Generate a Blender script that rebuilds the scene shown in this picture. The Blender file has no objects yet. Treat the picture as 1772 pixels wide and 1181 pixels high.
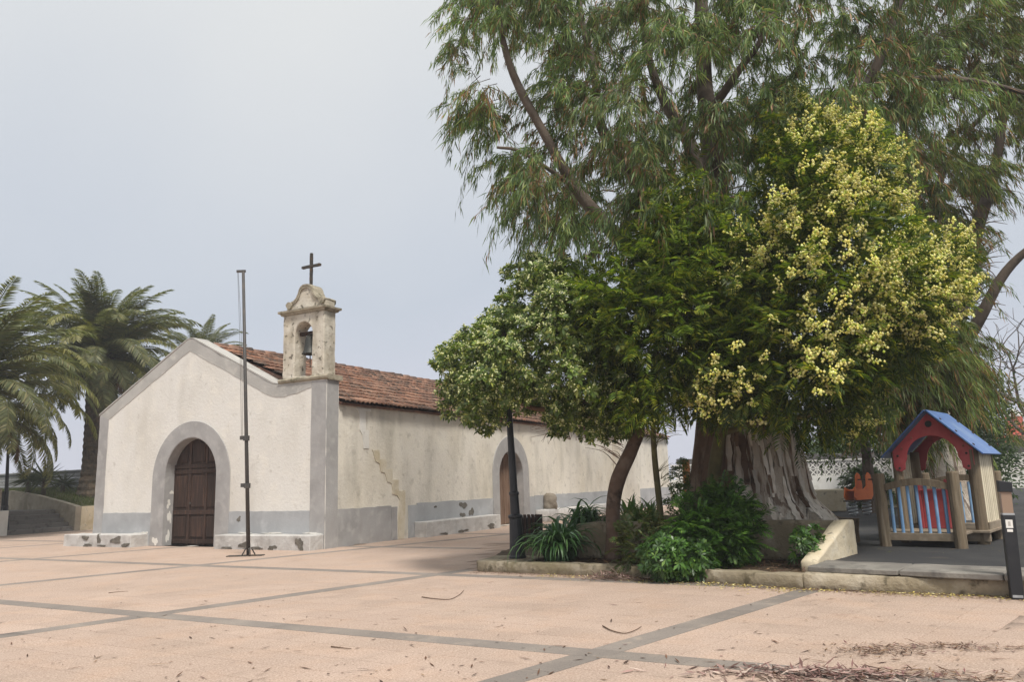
import bpy, bmesh, math, random
import numpy as np
from mathutils import Vector, Matrix, noise
from mathutils.geometry import tessellate_polygon

S = bpy.context.scene
COL = S.collection
R = math.radians
random.seed(7)
RNG = np.random.default_rng(11)

# ------------------------------------------------------------------ camera
FPX, EYE = 1345.0, 1.3
cam = bpy.data.cameras.new('camera')
cam_ob = bpy.data.objects.new('camera', cam)
COL.objects.link(cam_ob)
cam.sensor_width = 36.0
cam.lens = 36.0 * FPX / 1772.0
cam.clip_end = 3000
CM = Matrix.Rotation(math.pi / 2 + R(10.3), 3, 'X') @ Matrix.Rotation(R(-1.74), 3, 'Z')
cam_ob.matrix_world = Matrix.Translation((0, 0, EYE)) @ CM.to_4x4()
S.camera = cam_ob

# ------------------------------------------------------------------ sky, sun, exposure
SUN_EL, SUN_AZ = R(58), R(158)          # azimuth measured clockwise from +Y (the view axis)
w = bpy.data.worlds.new('World')
S.world = w
w.use_nodes = True
nt = w.node_tree
nt.nodes.clear()
out = nt.nodes.new('ShaderNodeOutputWorld')
sky = nt.nodes.new('ShaderNodeTexSky')
sky.sky_type = 'NISHITA'
sky.sun_disc = False
sky.sun_elevation = SUN_EL
sky.sun_rotation = SUN_AZ
sky.dust_density = 6
bg1 = nt.nodes.new('ShaderNodeBackground')
bg1.inputs[1].default_value = 0.07
nt.links.new(sky.outputs[0], bg1.inputs[0])
tc = nt.nodes.new('ShaderNodeTexCoord')
sep = nt.nodes.new('ShaderNodeSeparateXYZ')
nt.links.new(tc.outputs['Generated'], sep.inputs[0])
ramp = nt.nodes.new('ShaderNodeValToRGB')
el = ramp.color_ramp.elements
el[0].position = 0.0
el[0].color = (0.67, 0.69, 0.80, 1)
el[1].position = 0.62
el[1].color = (0.81, 0.825, 0.825, 1)
e = el.new(0.22)
e.color = (0.60, 0.65, 0.73, 1)
nzs = nt.nodes.new('ShaderNodeTexNoise')
nzs.inputs['Scale'].default_value = 2.2
nzs.inputs['Detail'].default_value = 3
nt.links.new(tc.outputs['Generated'], nzs.inputs[0])
mad = nt.nodes.new('ShaderNodeMath')
mad.operation = 'MULTIPLY_ADD'
nt.links.new(nzs.outputs[0], mad.inputs[0])
mad.inputs[1].default_value = 0.34
nt.links.new(sep.outputs[2], mad.inputs[2])
sub = nt.nodes.new('ShaderNodeMath')
sub.operation = 'SUBTRACT'
nt.links.new(mad.outputs[0], sub.inputs[0])
sub.inputs[1].default_value = 0.17
nt.links.new(sub.outputs[0], ramp.inputs[0])
bg2 = nt.nodes.new('ShaderNodeBackground')
bg2.inputs[1].default_value = 0.675
nt.links.new(ramp.outputs[0], bg2.inputs[0])
mixw = nt.nodes.new('ShaderNodeMixShader')
mixw.inputs[0].default_value = 0.9
nt.links.new(bg1.outputs[0], mixw.inputs[1])
nt.links.new(bg2.outputs[0], mixw.inputs[2])
nt.links.new(mixw.outputs[0], out.inputs[0])

sun = bpy.data.lights.new('sun', 'SUN')
sun.energy = 2.6
sun.angle = R(12)
sun.color = (1.0, 0.955, 0.88)
sun_ob = bpy.data.objects.new('sun', sun)
COL.objects.link(sun_ob)
sd_ = Vector((math.sin(SUN_AZ) * math.cos(SUN_EL), math.cos(SUN_AZ) * math.cos(SUN_EL), math.sin(SUN_EL)))
sun_ob.rotation_euler = sd_.to_track_quat('Z', 'Y').to_euler()
sun_ob.location = (20, -10, 40)

S.view_settings.view_transform = 'Standard'
S.view_settings.look = 'None'
S.view_settings.exposure = 0.62
S.view_settings.gamma = 1.0
S.cycles.use_denoising = True
S.cycles.max_bounces = 6
S.cycles.transparent_max_bounces = 8
S.cycles.volume_bounces = 0


# ------------------------------------------------------------------ helpers: photograph geometry -> place
def ray(u, v):
    return CM @ Vector((u - 886.0, -(v - 590.5), -FPX))


def gp(u, v, z=0.0):
    d = ray(u, v)
    t = (z - EYE) / d.z
    return Vector((d.x * t, d.y * t, z))


def aty(u, v, Y):
    d = ray(u, v)
    t = Y / d.y
    return Vector((d.x * t, Y, EYE + d.z * t))


# ------------------------------------------------------------------ helpers: objects
def tag(o, label=None, cat=None, group=None, kind=None):
    if label:
        o['label'] = label
    if cat:
        o['category'] = cat
    if group:
        o['group'] = group
    if kind:
        o['kind'] = kind
    return o


def thing(name, loc, label, cat, rz=0.0, group=None):
    o = bpy.data.objects.new(name, None)
    o.empty_display_size = 0.2
    COL.objects.link(o)
    o.location = loc
    o.rotation_euler = (0, 0, rz)
    return tag(o, label, cat, group, 'thing')


def link(name, me, parent=None, loc=None, rot=None, scale=None):
    o = bpy.data.objects.new(name, me)
    COL.objects.link(o)
    if parent is not None:
        o.parent = parent
    if loc is not None:
        o.location = loc
    if rot is not None:
        o.rotation_euler = rot
    if scale is not None:
        o.scale = scale
    return o


def np_mesh(name, V, F, mat, tint=None, smooth=False):
    """V (n,3), F (m,k) with k = 3 or 4"""
    V = np.asarray(V, dtype=np.float32)
    F = np.asarray(F, dtype=np.int32)
    me = bpy.data.meshes.new(name)
    k = F.shape[1]
    me.vertices.add(len(V))
    me.vertices.foreach_set('co', V.ravel())
    me.loops.add(F.size)
    me.loops.foreach_set('vertex_index', F.ravel())
    me.polygons.add(len(F))
    me.polygons.foreach_set('loop_start', np.arange(0, F.size, k, dtype=np.int32))
    if tint is not None:
        a = me.attributes.new('tint', 'FLOAT_COLOR', 'POINT')
        c = np.ones((len(V), 4), dtype=np.float32)
        c[:, :3] = tint
        a.data.foreach_set('color', c.ravel())
    if smooth:
        me.polygons.foreach_set('use_smooth', np.ones(len(F), dtype=bool))
    me.materials.append(mat)
    me.update(calc_edges=True)
    return me


class MB:
    def __init__(s):
        s.v, s.f = [], []

    def add(s, vs, fs):
        n = len(s.v)
        s.v += [tuple(q) for q in vs]
        s.f += [tuple(i + n for i in q) for q in fs]
        return s

    def box(s, x0, y0, z0, x1, y1, z1):
        vs = [(x0, y0, z0), (x1, y0, z0), (x1, y1, z0), (x0, y1, z0), (x0, y0, z1), (x1, y0, z1), (x1, y1, z1), (x0, y1, z1)]
        return s.add(vs, [(0, 3, 2, 1), (4, 5, 6, 7), (0, 1, 5, 4), (1, 2, 6, 5), (2, 3, 7, 6), (3, 0, 4, 7)])

    def beam(s, a, b, w, h, up=(0, 0, 1)):
        a, b = Vector(a), Vector(b)
        d = (b - a).normalized()
        sx = d.cross(Vector(up))
        if sx.length < 1e-4:
            sx = d.cross(Vector((1, 0, 0)))
        sx.normalize()
        uz = sx.cross(d)
        vs = []
        for p in (a, b):
            for i, j in ((-1, -1), (1, -1), (1, 1), (-1, 1)):
                vs.append(p + sx * (i * w / 2) + uz * (j * h / 2))
        return s.add(vs, [(0, 3, 2, 1), (4, 5, 6, 7), (0, 1, 5, 4), (1, 2, 6, 5), (2, 3, 7, 6), (3, 0, 4, 7)])

    def tube(s, pts, radii, n=10, cap=True, wob=0.0, seed=0.0):
        pts = [Vector(p) for p in pts]
        if not hasattr(radii, '__len__'):
            radii = [radii] * len(pts)
        base = len(s.v)
        ref = Vector((1, 0, 0))
        for i, p in enumerate(pts):
            d = (pts[min(i + 1, len(pts) - 1)] - pts[max(i - 1, 0)])
            d = d.normalized() if d.length > 1e-9 else Vector((0, 0, 1))
            x = ref - d * ref.dot(d)
            if x.length < 1e-3:
                x = Vector((0, 1, 0)) - d * d.y
            x.normalize()
            y = d.cross(x)
            ref = x
            for k in range(n):
                a = 2 * math.pi * k / n
                r = radii[i]
                if wob:
                    r *= 1 + wob * noise.noise(Vector((math.cos(a) * 1.7 + seed, math.sin(a) * 1.7, p.z * 0.7 + seed)))
                s.v.append(tuple(p + (x * math.cos(a) + y * math.sin(a)) * r))
        for i in range(len(pts) - 1):
            for k in range(n):
                a, b = base + i * n + k, base + i * n + (k + 1) % n
                s.f.append((a, b, b + n, a + n))
        if cap:
            s.f.append(tuple(base + k for k in reversed(range(n))))
            e = base + (len(pts) - 1) * n
            s.f.append(tuple(e + k for k in range(n)))
        return s

    def lathe(s, prof, c=(0, 0, 0), n=16):
        base = len(s.v)
        for r, z in prof:
            for k in range(n):
                a = 2 * math.pi * (k + 0.5) / n
                s.v.append((c[0] + r * math.cos(a), c[1] + r * math.sin(a), c[2] + z))
        for i in range(len(prof) - 1):
            for k in range(n):
                a, b = base + i * n + k, base + i * n + (k + 1) % n
                s.f.append((a, b, b + n, a + n))
        s.f.append(tuple(base + k for k in reversed(range(n))))
        e = base + (len(prof) - 1) * n
        s.f.append(tuple(e + k for k in range(n)))
        return s

    def prism(s, outer, holes, P, t0, t1):
        """extrude a 2D outline with holes; P(a, b, t) -> 3D"""
        loops = [list(outer)] + [list(h) for h in holes]
        flat = [q for l in loops for q in l]
        tris = tessellate_polygon([[Vector((q[0], q[1], 0)) for q in l] for l in loops])
        n = len(flat)
        vs = [P(q[0], q[1], t0) for q in flat] + [P(q[0], q[1], t1) for q in flat]
        fs = [tuple(t) for t in tris] + [tuple(i + n for i in reversed(t)) for t in tris]
        o = 0
        for l in loops:
            m = len(l)
            for i in range(m):
                a, b = o + i, o + (i + 1) % m
                fs.append((a, b, b + n, a + n))
            o += m
        return s.add(vs, fs)

    def build(s, name, mat, parent=None, smooth=False, bevel=0.0, rough=None, seg=2, loc=None, rot=None):
        me = bpy.data.meshes.new(name)
        me.from_pydata(s.v, [], s.f)
        bm = bmesh.new()
        bm.from_mesh(me)
        bmesh.ops.recalc_face_normals(bm, faces=bm.faces[:])
        if rough:
            cell, amp = rough[0], rough[1]
            if bevel:
                bmesh.ops.bevel(bm, geom=[e for e in bm.edges if e.calc_face_angle(0) > 0.5], offset=bevel, segments=1, affect='EDGES')
            for _ in range(7):
                es = [e for e in bm.edges if e.calc_length() > cell]
                if not es:
                    break
                bmesh.ops.subdivide_edges(bm, edges=es, cuts=1, use_grid_fill=True)
            bmesh.ops.triangulate(bm, faces=[f for f in bm.faces if len(f.verts) > 4])
            bm.normal_update()
            off = Vector((len(s.v) * 0.37, 3.1, 1.7))
            for v in bm.verts:
                q = v.co * (1.0 / (cell * 2.2)) + off
                v.co += v.normal * amp * (noise.noise(q) + 0.5 * noise.noise(q * 2.7))
        bm.to_mesh(me)
        bm.free()
        me.materials.append(mat)
        if smooth:
            me.polygons.foreach_set('use_smooth', np.ones(len(me.polygons), dtype=bool))
        o = link(name, me, parent, loc, rot)
        if bevel and not rough:
            m = o.modifiers.new('bevel', 'BEVEL')
            m.width = bevel
            m.segments = seg
            m.limit_method = 'ANGLE'
        return o


def XZ(a, b, t):
    return (a, t, b)


def YZ(a, b, t):
    return (t, a, b)


def XY(a, b, t):
    return (a, b, t)


def arch(xc, r, zs, z0, n=20):
    """closed outline of a round-headed opening, starting bottom left"""
    p = [(xc - r, z0)]
    for i in range(n + 1):
        a = math.pi - math.pi * i / n
        p.append((xc + r * math.cos(a), zs + r * math.sin(a)))
    p.append((xc + r, z0))
    return p


def spline(pts, n=6):
    pts = [Vector(p) for p in pts]
    q = [pts[0] * 2 - pts[1]] + pts + [pts[-1] * 2 - pts[-2]]
    o = []
    for i in range(1, len(q) - 2):
        for k in range(n):
            t = k / n
            a, b, c, d = q[i - 1], q[i], q[i + 1], q[i + 2]
            o.append(0.5 * ((2 * b) + (c - a) * t + (2 * a - 5 * b + 4 * c - d) * t * t + (3 * b - 3 * c + d - a) * t ** 3))
    o.append(pts[-1])
    return o


# ------------------------------------------------------------------ materials
def nodes_of(name):
    m = bpy.data.materials.new(name)
    m.use_nodes = True
    n = m.node_tree
    b = n.nodes['Principled BSDF']
    return m, n, b


def N(n, t, **k):
    x = n.nodes.new(t)
    for a, b in k.items():
        setattr(x, a, b)
    return x


def noise_fac(n, co, scale, detail=4, lo=0.35, hi=0.65, stretch=None, rough=0.55):
    src = co
    if stretch:
        mp = N(n, 'ShaderNodeMapping')
        mp.inputs['Scale'].default_value = stretch
        n.links.new(co, mp.inputs[0])
        src = mp.outputs[0]
    t = N(n, 'ShaderNodeTexNoise')
    t.inputs['Scale'].default_value = scale
    t.inputs['Detail'].default_value = detail
    t.inputs['Roughness'].default_value = rough
    n.links.new(src, t.inputs[0])
    r = N(n, 'ShaderNodeMapRange')
    r.inputs[1].default_value = lo
    r.inputs[2].default_value = hi
    n.links.new(t.outputs[0], r.inputs[0])
    return r.outputs[0]


def mixc(n, fac, a, b, mode='MIX'):
    m = N(n, 'ShaderNodeMix', data_type='RGBA', blend_type=mode)
    if isinstance(fac, (int, float)):
        m.inputs[0].default_value = fac
    else:
        n.links.new(fac, m.inputs[0])
    for i, q in ((6, a), (7, b)):
        if isinstance(q, tuple):
            m.inputs[i].default_value = (*q, 1)
        else:
            n.links.new(q, m.inputs[i])
    return m.outputs[2]


def surf(name, base, layers=(), rough=0.85, bump=None, tint=False, spec=0.3, metal=0.0, objrand=0.0, world=False):
    """layers: (colour, scale, lo, hi, strength, stretch or None); bump: (scale, strength, distance)"""
    m, n, b = nodes_of(name)
    tcn = N(n, 'ShaderNodeTexCoord')
    co = tcn.outputs['Object'] if not world else N(n, 'ShaderNodeNewGeometry').outputs['Position']
    col = base
    if tint:
        at = N(n, 'ShaderNodeAttribute', attribute_name='tint')
        col = at.outputs['Color']
    for L in layers:
        f = noise_fac(n, co, L[1], 5, L[2], L[3], L[5] if len(L) > 5 else None)
        if L[4] != 1:
            mm = N(n, 'ShaderNodeMath', operation='MULTIPLY')
            n.links.new(f, mm.inputs[0])
            mm.inputs[1].default_value = L[4]
            f = mm.outputs[0]
        col = mixc(n, f, col, L[0])
    if objrand:
        oi = N(n, 'ShaderNodeObjectInfo')
        mr = N(n, 'ShaderNodeMapRange')
        mr.inputs[3].default_value = 1 - objrand
        mr.inputs[4].default_value = 1 + objrand
        n.links.new(oi.outputs['Random'], mr.inputs[0])
        cb = N(n, 'ShaderNodeCombineColor')
        for i in range(3):
            n.links.new(mr.outputs[0], cb.inputs[i])
        col = mixc(n, 1.0, col, cb.outputs[0], 'MULTIPLY')
    if isinstance(col, tuple):
        b.inputs['Base Color'].default_value = (*col, 1)
    else:
        n.links.new(col, b.inputs['Base Color'])
    b.inputs['Roughness'].default_value = rough
    b.inputs['Specular IOR Level'].default_value = spec
    b.inputs['Metallic'].default_value = metal
    if bump:
        t = N(n, 'ShaderNodeTexNoise')
        t.inputs['Scale'].default_value = bump[0]
        t.inputs['Detail'].default_value = 6
        t.inputs['Roughness'].default_value = 0.65
        n.links.new(co, t.inputs[0])
        bp = N(n, 'ShaderNodeBump')
        bp.inputs['Strength'].default_value = bump[1]
        bp.inputs['Distance'].default_value = bump[2]
        n.links.new(t.outputs[0], bp.inputs['Height'])
        n.links.new(bp.outputs[0], b.inputs['Normal'])
    return m


def leafmat(name, trans=0.3, rough=0.5, spec=0.35):
    m, n, b = nodes_of(name)
    at = N(n, 'ShaderNodeAttribute', attribute_name='tint')
    n.links.new(at.outputs['Color'], b.inputs['Base Color'])
    b.inputs['Roughness'].default_value = rough
    b.inputs['Specular IOR Level'].default_value = spec
    t = N(n, 'ShaderNodeBsdfTranslucent')
    c = mixc(n, 1.0, at.outputs['Color'], (1.15, 1.25, 0.6), 'MULTIPLY')
    n.links.new(c, t.inputs[0])
    mx = N(n, 'ShaderNodeMixShader')
    mx.inputs[0].default_value = trans
    n.links.new(b.outputs[0], mx.inputs[1])
    n.links.new(t.outputs[0], mx.inputs[2])
    n.links.new(mx.outputs[0], n.nodes['Material Output'].inputs[0])
    return m


M = {}
M['wall'] = surf('limewash', (0.69, 0.668, 0.625), [((0.56, 0.525, 0.46), 0.9, 0.42, 0.72, 0.6, (1, 1, 0.6)),
                                                 ((0.78, 0.74, 0.66), 2.3, 0.5, 0.72, 0.55),
                                                 ((0.44, 0.41, 0.36), 0.9, 0.55, 0.8, 0.45, (1.3, 1.3, 0.5)),
                                                 ((0.40, 0.37, 0.32), 5, 0.60, 0.74, 0.5), ((0.30, 0.27, 0.22), 17, 0.67, 0.72, 0.6)], 0.92, (14, 0.5, 0.02))
M['sidewall'] = surf('weathered_limewash', (0.70, 0.655, 0.575), [((0.58, 0.52, 0.41), 0.7, 0.45, 0.7, 0.6, (1, 1, 0.6)),
                                                                ((0.78, 0.73, 0.62), 1.8, 0.5, 0.7, 0.5),
                                                                ((0.38, 0.355, 0.30), 1.0, 0.49, 0.78, 0.7, (1.6, 1.6, 0.5)), ((0.36, 0.33, 0.28), 4, 0.56, 0.72, 0.5),
                                                                ((0.30, 0.27, 0.22), 8, 0.66, 0.78, 0.5)], 0.92, (12, 0.55, 0.025))
M['grey'] = surf('grey_paint', (0.36, 0.35, 0.343), [((0.27, 0.262, 0.255), 1.6, 0.42, 0.66, 0.7), ((0.50, 0.48, 0.46), 4, 0.52, 0.72, 0.5),
                                                     ((0.28, 0.26, 0.24), 2.0, 0.58, 0.8, 0.5, (2, 2, 0.4))], 0.9, (20, 0.4, 0.01))
M['plinth'] = surf('blue_grey_paint', (0.385, 0.392, 0.40), [((0.29, 0.294, 0.30), 1.3, 0.42, 0.66, 0.7), ((0.56, 0.56, 0.56), 3, 0.55, 0.75, 0.4)], 0.9, (20, 0.4, 0.01))
M['gableband'] = surf('bare_render', (0.43, 0.415, 0.39), [((0.32, 0.31, 0.29), 1.2, 0.40, 0.62, 0.75), ((0.62, 0.59, 0.53), 3.0, 0.55, 0.72, 0.6)], 0.95, (16, 0.5, 0.015))
M['bench'] = surf('flaking_paint', (0.49, 0.475, 0.455), [((0.66, 0.64, 0.60), 2.4, 0.54, 0.66, 0.7), ((0.34, 0.32, 0.30), 3.2, 0.48, 0.68, 0.75),
                                                        ((0.16, 0.15, 0.13), 6, 0.68, 0.72, 0.9)], 0.92, (18, 0.6, 0.02))
M['stone'] = surf('bare_stone', (0.13, 0.118, 0.10), [((0.22, 0.20, 0.17), 7, 0.45, 0.65, 0.8), ((0.05, 0.045, 0.04), 14, 0.55, 0.7, 0.8)], 0.95, (18, 0.9, 0.03))
M['belfry'] = surf('belfry_plaster', (0.56, 0.515, 0.435), [((0.42, 0.355, 0.25), 2.0, 0.45, 0.7, 0.6), ((0.74, 0.69, 0.60), 3.5, 0.5, 0.7, 0.5),
                                                          ((0.09, 0.08, 0.06), 8, 0.585, 0.65, 0.85), ((0.24, 0.21, 0.16), 2, 0.48, 0.75, 0.65, (2, 2, 0.4))], 0.95, (16, 0.6, 0.02))
M['moulding'] = surf('lichen_stone', (0.30, 0.265, 0.20), [((0.44, 0.39, 0.30), 5, 0.45, 0.65, 0.7), ((0.10, 0.095, 0.06), 8, 0.52, 0.68, 0.8)], 0.95, (22, 0.7, 0.02))
M['bronze'] = surf('old_bronze', (0.05, 0.052, 0.048), [((0.09, 0.085, 0.07), 6, 0.5, 0.7, 0.6)], 0.55, (30, 0.2, 0.005), spec=0.5, metal=0.5)
M['iron'] = surf('dark_iron', (0.055, 0.05, 0.045), [((0.13, 0.075, 0.04), 9, 0.5, 0.7, 0.7)], 0.75, (40, 0.4, 0.005))
M['oldwood'] = surf('dark_door_wood', (0.036, 0.021, 0.016), [((0.12, 0.062, 0.04), 3, 0.48, 0.72, 0.7, (6, 6, 0.5)),
                                                             ((0.028, 0.019, 0.015), 5, 0.5, 0.7, 0.8, (8, 8, 0.4)), ((0.16, 0.13, 0.11), 6, 0.62, 0.75, 0.5, (9, 9, 0.5))], 0.75, (30, 0.5, 0.01), objrand=0.25)
M['sidewood'] = surf('weathered_door_wood', (0.17, 0.105, 0.07), [((0.28, 0.20, 0.15), 4, 0.45, 0.7, 0.7, (8, 8, 0.4)), ((0.07, 0.045, 0.03), 5, 0.5, 0.7, 0.8, (8, 8, 0.4))], 0.85, (30, 0.5, 0.01))
M['tile'] = surf('clay_tile', (0.3, 0.1, 0.06), [((0.085, 0.06, 0.045), 2.2, 0.44, 0.68, 0.8), ((0.36, 0.20, 0.13), 7, 0.55, 0.7, 0.5)], 0.9, (25, 0.5, 0.01), tint=True)
M['slab'] = surf('pink_aggregate', (0.43, 0.322, 0.262), [((0.35, 0.262, 0.208), 0.55, 0.42, 0.66, 0.7), ((0.27, 0.205, 0.165), 0.9, 0.56, 0.76, 0.55), ((0.48, 0.365, 0.295), 0.8, 0.52, 0.72, 0.6), ((0.46, 0.315, 0.23), 1.7, 0.48, 0.68, 0.5), ((0.58, 0.46, 0.37), 55, 0.50, 0.66, 0.8),
                                                         ((0.22, 0.15, 0.11), 75, 0.54, 0.65, 0.85), ((0.31, 0.235, 0.185), 2.6, 0.58, 0.74, 0.5), ((0.25, 0.19, 0.15), 11, 0.66, 0.72, 0.5)], 0.88, (120, 0.5, 0.006), objrand=0.05, world=True)
M['band'] = surf('grey_paver', (0.225, 0.195, 0.172), [((0.32, 0.275, 0.235), 1.5, 0.45, 0.7, 0.7), ((0.12, 0.108, 0.10), 65, 0.54, 0.66, 0.6), ((0.36, 0.29, 0.23), 6, 0.58, 0.7, 0.5)], 0.88, (110, 0.5, 0.006), objrand=0.10, world=True)
M['joint'] = surf('joint_mortar', (0.37, 0.272, 0.21), [((0.27, 0.20, 0.155), 2, 0.45, 0.6, 0.8)], 0.95)
M['concrete'] = surf('mossy_concrete', (0.28, 0.235, 0.165), [((0.20, 0.165, 0.105), 2.2, 0.42, 0.62, 0.75), ((0.50, 0.44, 0.35), 4, 0.52, 0.7, 0.6),
                                                            ((0.09, 0.075, 0.045), 7, 0.56, 0.68, 0.85), ((0.13, 0.12, 0.05), 1.3, 0.55, 0.75, 0.5)], 0.95, (14, 0.8, 0.03))
M['creamconc'] = surf('cream_concrete', (0.60, 0.52, 0.38), [((0.44, 0.35, 0.21), 2.2, 0.45, 0.66, 0.7), ((0.70, 0.64, 0.52), 4, 0.52, 0.7, 0.6), ((0.16, 0.14, 0.10), 8, 0.62, 0.72, 0.8)], 0.95, (14, 0.7, 0.02))
M['kerbconc'] = surf('kerb_concrete', (0.40, 0.34, 0.25), [((0.24, 0.195, 0.125), 2.4, 0.42, 0.64, 0.8), ((0.52, 0.46, 0.36), 4, 0.52, 0.7, 0.6), ((0.10, 0.085, 0.055), 7, 0.56, 0.68, 0.85), ((0.14, 0.075, 0.05), 3, 0.6, 0.75, 0.5)], 0.95, (14, 0.8, 0.03))
M['slate'] = surf('grey_slate', (0.20, 0.185, 0.165), [((0.30, 0.28, 0.245), 2.2, 0.45, 0.65, 0.7), ((0.09, 0.085, 0.08), 5, 0.55, 0.7, 0.7)], 0.85, (20, 0.6, 0.02), objrand=0.12)
M['playground'] = surf('dark_rubber', (0.036, 0.036, 0.038), [((0.065, 0.063, 0.06), 0.8, 0.45, 0.65, 0.7), ((0.035, 0.035, 0.037), 3, 0.5, 0.7, 0.6), ((0.12, 0.10, 0.075), 1.9, 0.6, 0.75, 0.5)], 0.9, (60, 0.6, 0.01))
M['earth'] = surf('dry_earth', (0.17, 0.135, 0.09), [((0.10, 0.078, 0.05), 1.4, 0.45, 0.65, 0.7), ((0.13, 0.14, 0.06), 0.5, 0.5, 0.7, 0.5)], 0.95, (10, 0.8, 0.05))
M['soil'] = surf('leafy_soil', (0.085, 0.058, 0.038), [((0.15, 0.105, 0.06), 5, 0.45, 0.65, 0.8), ((0.03, 0.022, 0.016), 9, 0.5, 0.66, 0.8)], 0.97, (16, 1.0, 0.04))
M['whitewall'] = surf('white_wall', (0.72, 0.70, 0.65), [((0.52, 0.49, 0.43), 1.6, 0.5, 0.72, 0.6), ((0.40, 0.37, 0.31), 3, 0.62, 0.75, 0.5, (2, 2, 0.5))], 0.9, (14, 0.4, 0.015))
M['step'] = surf('basalt_step', (0.17, 0.16, 0.15), [((0.20, 0.185, 0.17), 2.5, 0.45, 0.65, 0.8), ((0.06, 0.056, 0.053), 5, 0.55, 0.7, 0.7)], 0.9, (18, 0.6, 0.02), objrand=0.12)
M['drabwall'] = surf('retaining_wall', (0.34, 0.30, 0.24), [((0.20, 0.175, 0.13), 1.7, 0.42, 0.65, 0.8), ((0.46, 0.42, 0.34), 4, 0.55, 0.7, 0.5)], 0.95, (14, 0.6, 0.02))  # drab brown base with random darker and paler blotches
M['lattice'] = surf('grey_blockwork', (0.27, 0.27, 0.27), [((0.18, 0.18, 0.18), 2, 0.45, 0.65, 0.7)], 0.95, (20, 0.4, 0.01))
M['black'] = surf('black_paint', (0.012, 0.014, 0.018), [((0.03, 0.031, 0.034), 6, 0.5, 0.7, 0.5)], 0.48, (50, 0.15, 0.003), spec=0.5)
M['polegrey'] = surf('dark_steel', (0.055, 0.051, 0.048), [((0.10, 0.08, 0.062), 6, 0.5, 0.7, 0.6)], 0.6, (40, 0.2, 0.003), spec=0.5)
M['post'] = surf('weathered_timber', (0.195, 0.15, 0.10), [((0.10, 0.08, 0.055), 4, 0.45, 0.68, 0.75, (5, 5, 0.5)), ((0.30, 0.255, 0.19), 5, 0.52, 0.7, 0.6, (7, 7, 0.4))], 0.88, (26, 0.5, 0.012), objrand=0.10)
M['deck'] = surf('deck_timber', (0.255, 0.205, 0.15), [((0.14, 0.115, 0.08), 4, 0.45, 0.68, 0.7), ((0.38, 0.33, 0.26), 6, 0.52, 0.7, 0.5)], 0.88, (26, 0.5, 0.012), objrand=0.15)
M['cream'] = surf('cream_slat', (0.70, 0.62, 0.46), [((0.52, 0.44, 0.30), 4, 0.5, 0.7, 0.6)], 0.7, (20, 0.3, 0.006), objrand=0.08)
M['blueslat'] = surf('faded_blue_paint', (0.16, 0.30, 0.50), [((0.30, 0.44, 0.58), 5, 0.45, 0.68, 0.8, (4, 4, 0.7)), ((0.07, 0.16, 0.34), 6, 0.55, 0.7, 0.6)], 0.7, (20, 0.3, 0.006), objrand=0.15)
M['blue'] = surf('blue_panel', (0.075, 0.16, 0.38), [((0.24, 0.33, 0.48), 2.0, 0.5, 0.7, 0.5), ((0.025, 0.06, 0.24), 3.5, 0.55, 0.7, 0.6), ((0.30, 0.36, 0.46), 9, 0.60, 0.72, 0.45), ((0.06, 0.06, 0.07), 5, 0.64, 0.74, 0.5)], 0.36, spec=0.5)
M['red'] = surf('red_panel', (0.43, 0.070, 0.078), [((0.60, 0.14, 0.14), 3, 0.5, 0.7, 0.5), ((0.33, 0.035, 0.045), 5, 0.55, 0.7, 0.5), ((0.16, 0.05, 0.045), 8, 0.64, 0.74, 0.5)], 0.5, spec=0.4)
M['orange'] = surf('orange_plastic', (0.62, 0.15, 0.035), [((0.48, 0.09, 0.025), 5, 0.5, 0.7, 0.6)], 0.5)
M['boltm'] = surf('bolt_cap', (0.28, 0.10, 0.07), [], 0.6)
M['spring'] = surf('spring_steel', (0.42, 0.44, 0.46), [((0.2, 0.2, 0.2), 8, 0.5, 0.7, 0.6)], 0.5, metal=0.4)
M['euc_bark'] = surf('peeling_bark', (0.66, 0.60, 0.52), [((0.40, 0.33, 0.26), 1.5, 0.42, 0.60, 0.9, (2.2, 2.2, 0.40)),
                                                         ((0.17, 0.115, 0.08), 1.6, 0.54, 0.60, 0.9, (3.0, 3.0, 0.35)),
                                                         ((0.66, 0.62, 0.55), 3.0, 0.56, 0.66, 0.7, (3, 3, 0.5)), ((0.05, 0.04, 0.032), 3.2, 0.60, 0.68, 0.85, (5, 5, 0.45))], 0.9, (9, 1.0, 0.06))
M['euc_brown'] = surf('brown_bark', (0.16, 0.105, 0.070), [((0.32, 0.25, 0.18), 1.5, 0.52, 0.66, 0.8, (3, 3, 0.4)), ((0.045, 0.03, 0.022), 2.0, 0.50, 0.64, 0.85, (4, 4, 0.35))], 0.92, (10, 1.0, 0.06))
M['limb'] = surf('limb_bark', (0.115, 0.088, 0.068), [((0.21, 0.175, 0.145), 1.8, 0.5, 0.66, 0.7), ((0.05, 0.038, 0.03), 3, 0.5, 0.66, 0.8)], 0.9, (14, 0.7, 0.02))
M['pitt_bark'] = surf('grey_brown_bark', (0.135, 0.088, 0.062), [((0.22, 0.165, 0.125), 4, 0.5, 0.68, 0.7), ((0.055, 0.036, 0.026), 6, 0.52, 0.66, 0.8)], 0.92, (20, 0.9, 0.02))
M['green_bark'] = surf('green_bark', (0.10, 0.088, 0.038), [((0.055, 0.048, 0.026), 4, 0.48, 0.66, 0.8), ((0.16, 0.15, 0.075), 6, 0.55, 0.7, 0.5)], 0.9, (20, 0.7, 0.01))
M['palm_bark'] = surf('palm_bark', (0.085, 0.068, 0.050), [((0.16, 0.115, 0.075), 5, 0.48, 0.66, 0.7), ((0.03, 0.025, 0.02), 6, 0.5, 0.66, 0.8)], 0.95, (10, 1.0, 0.06))
M['leaf'] = leafmat('foliage', 0.42, 0.5)
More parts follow.
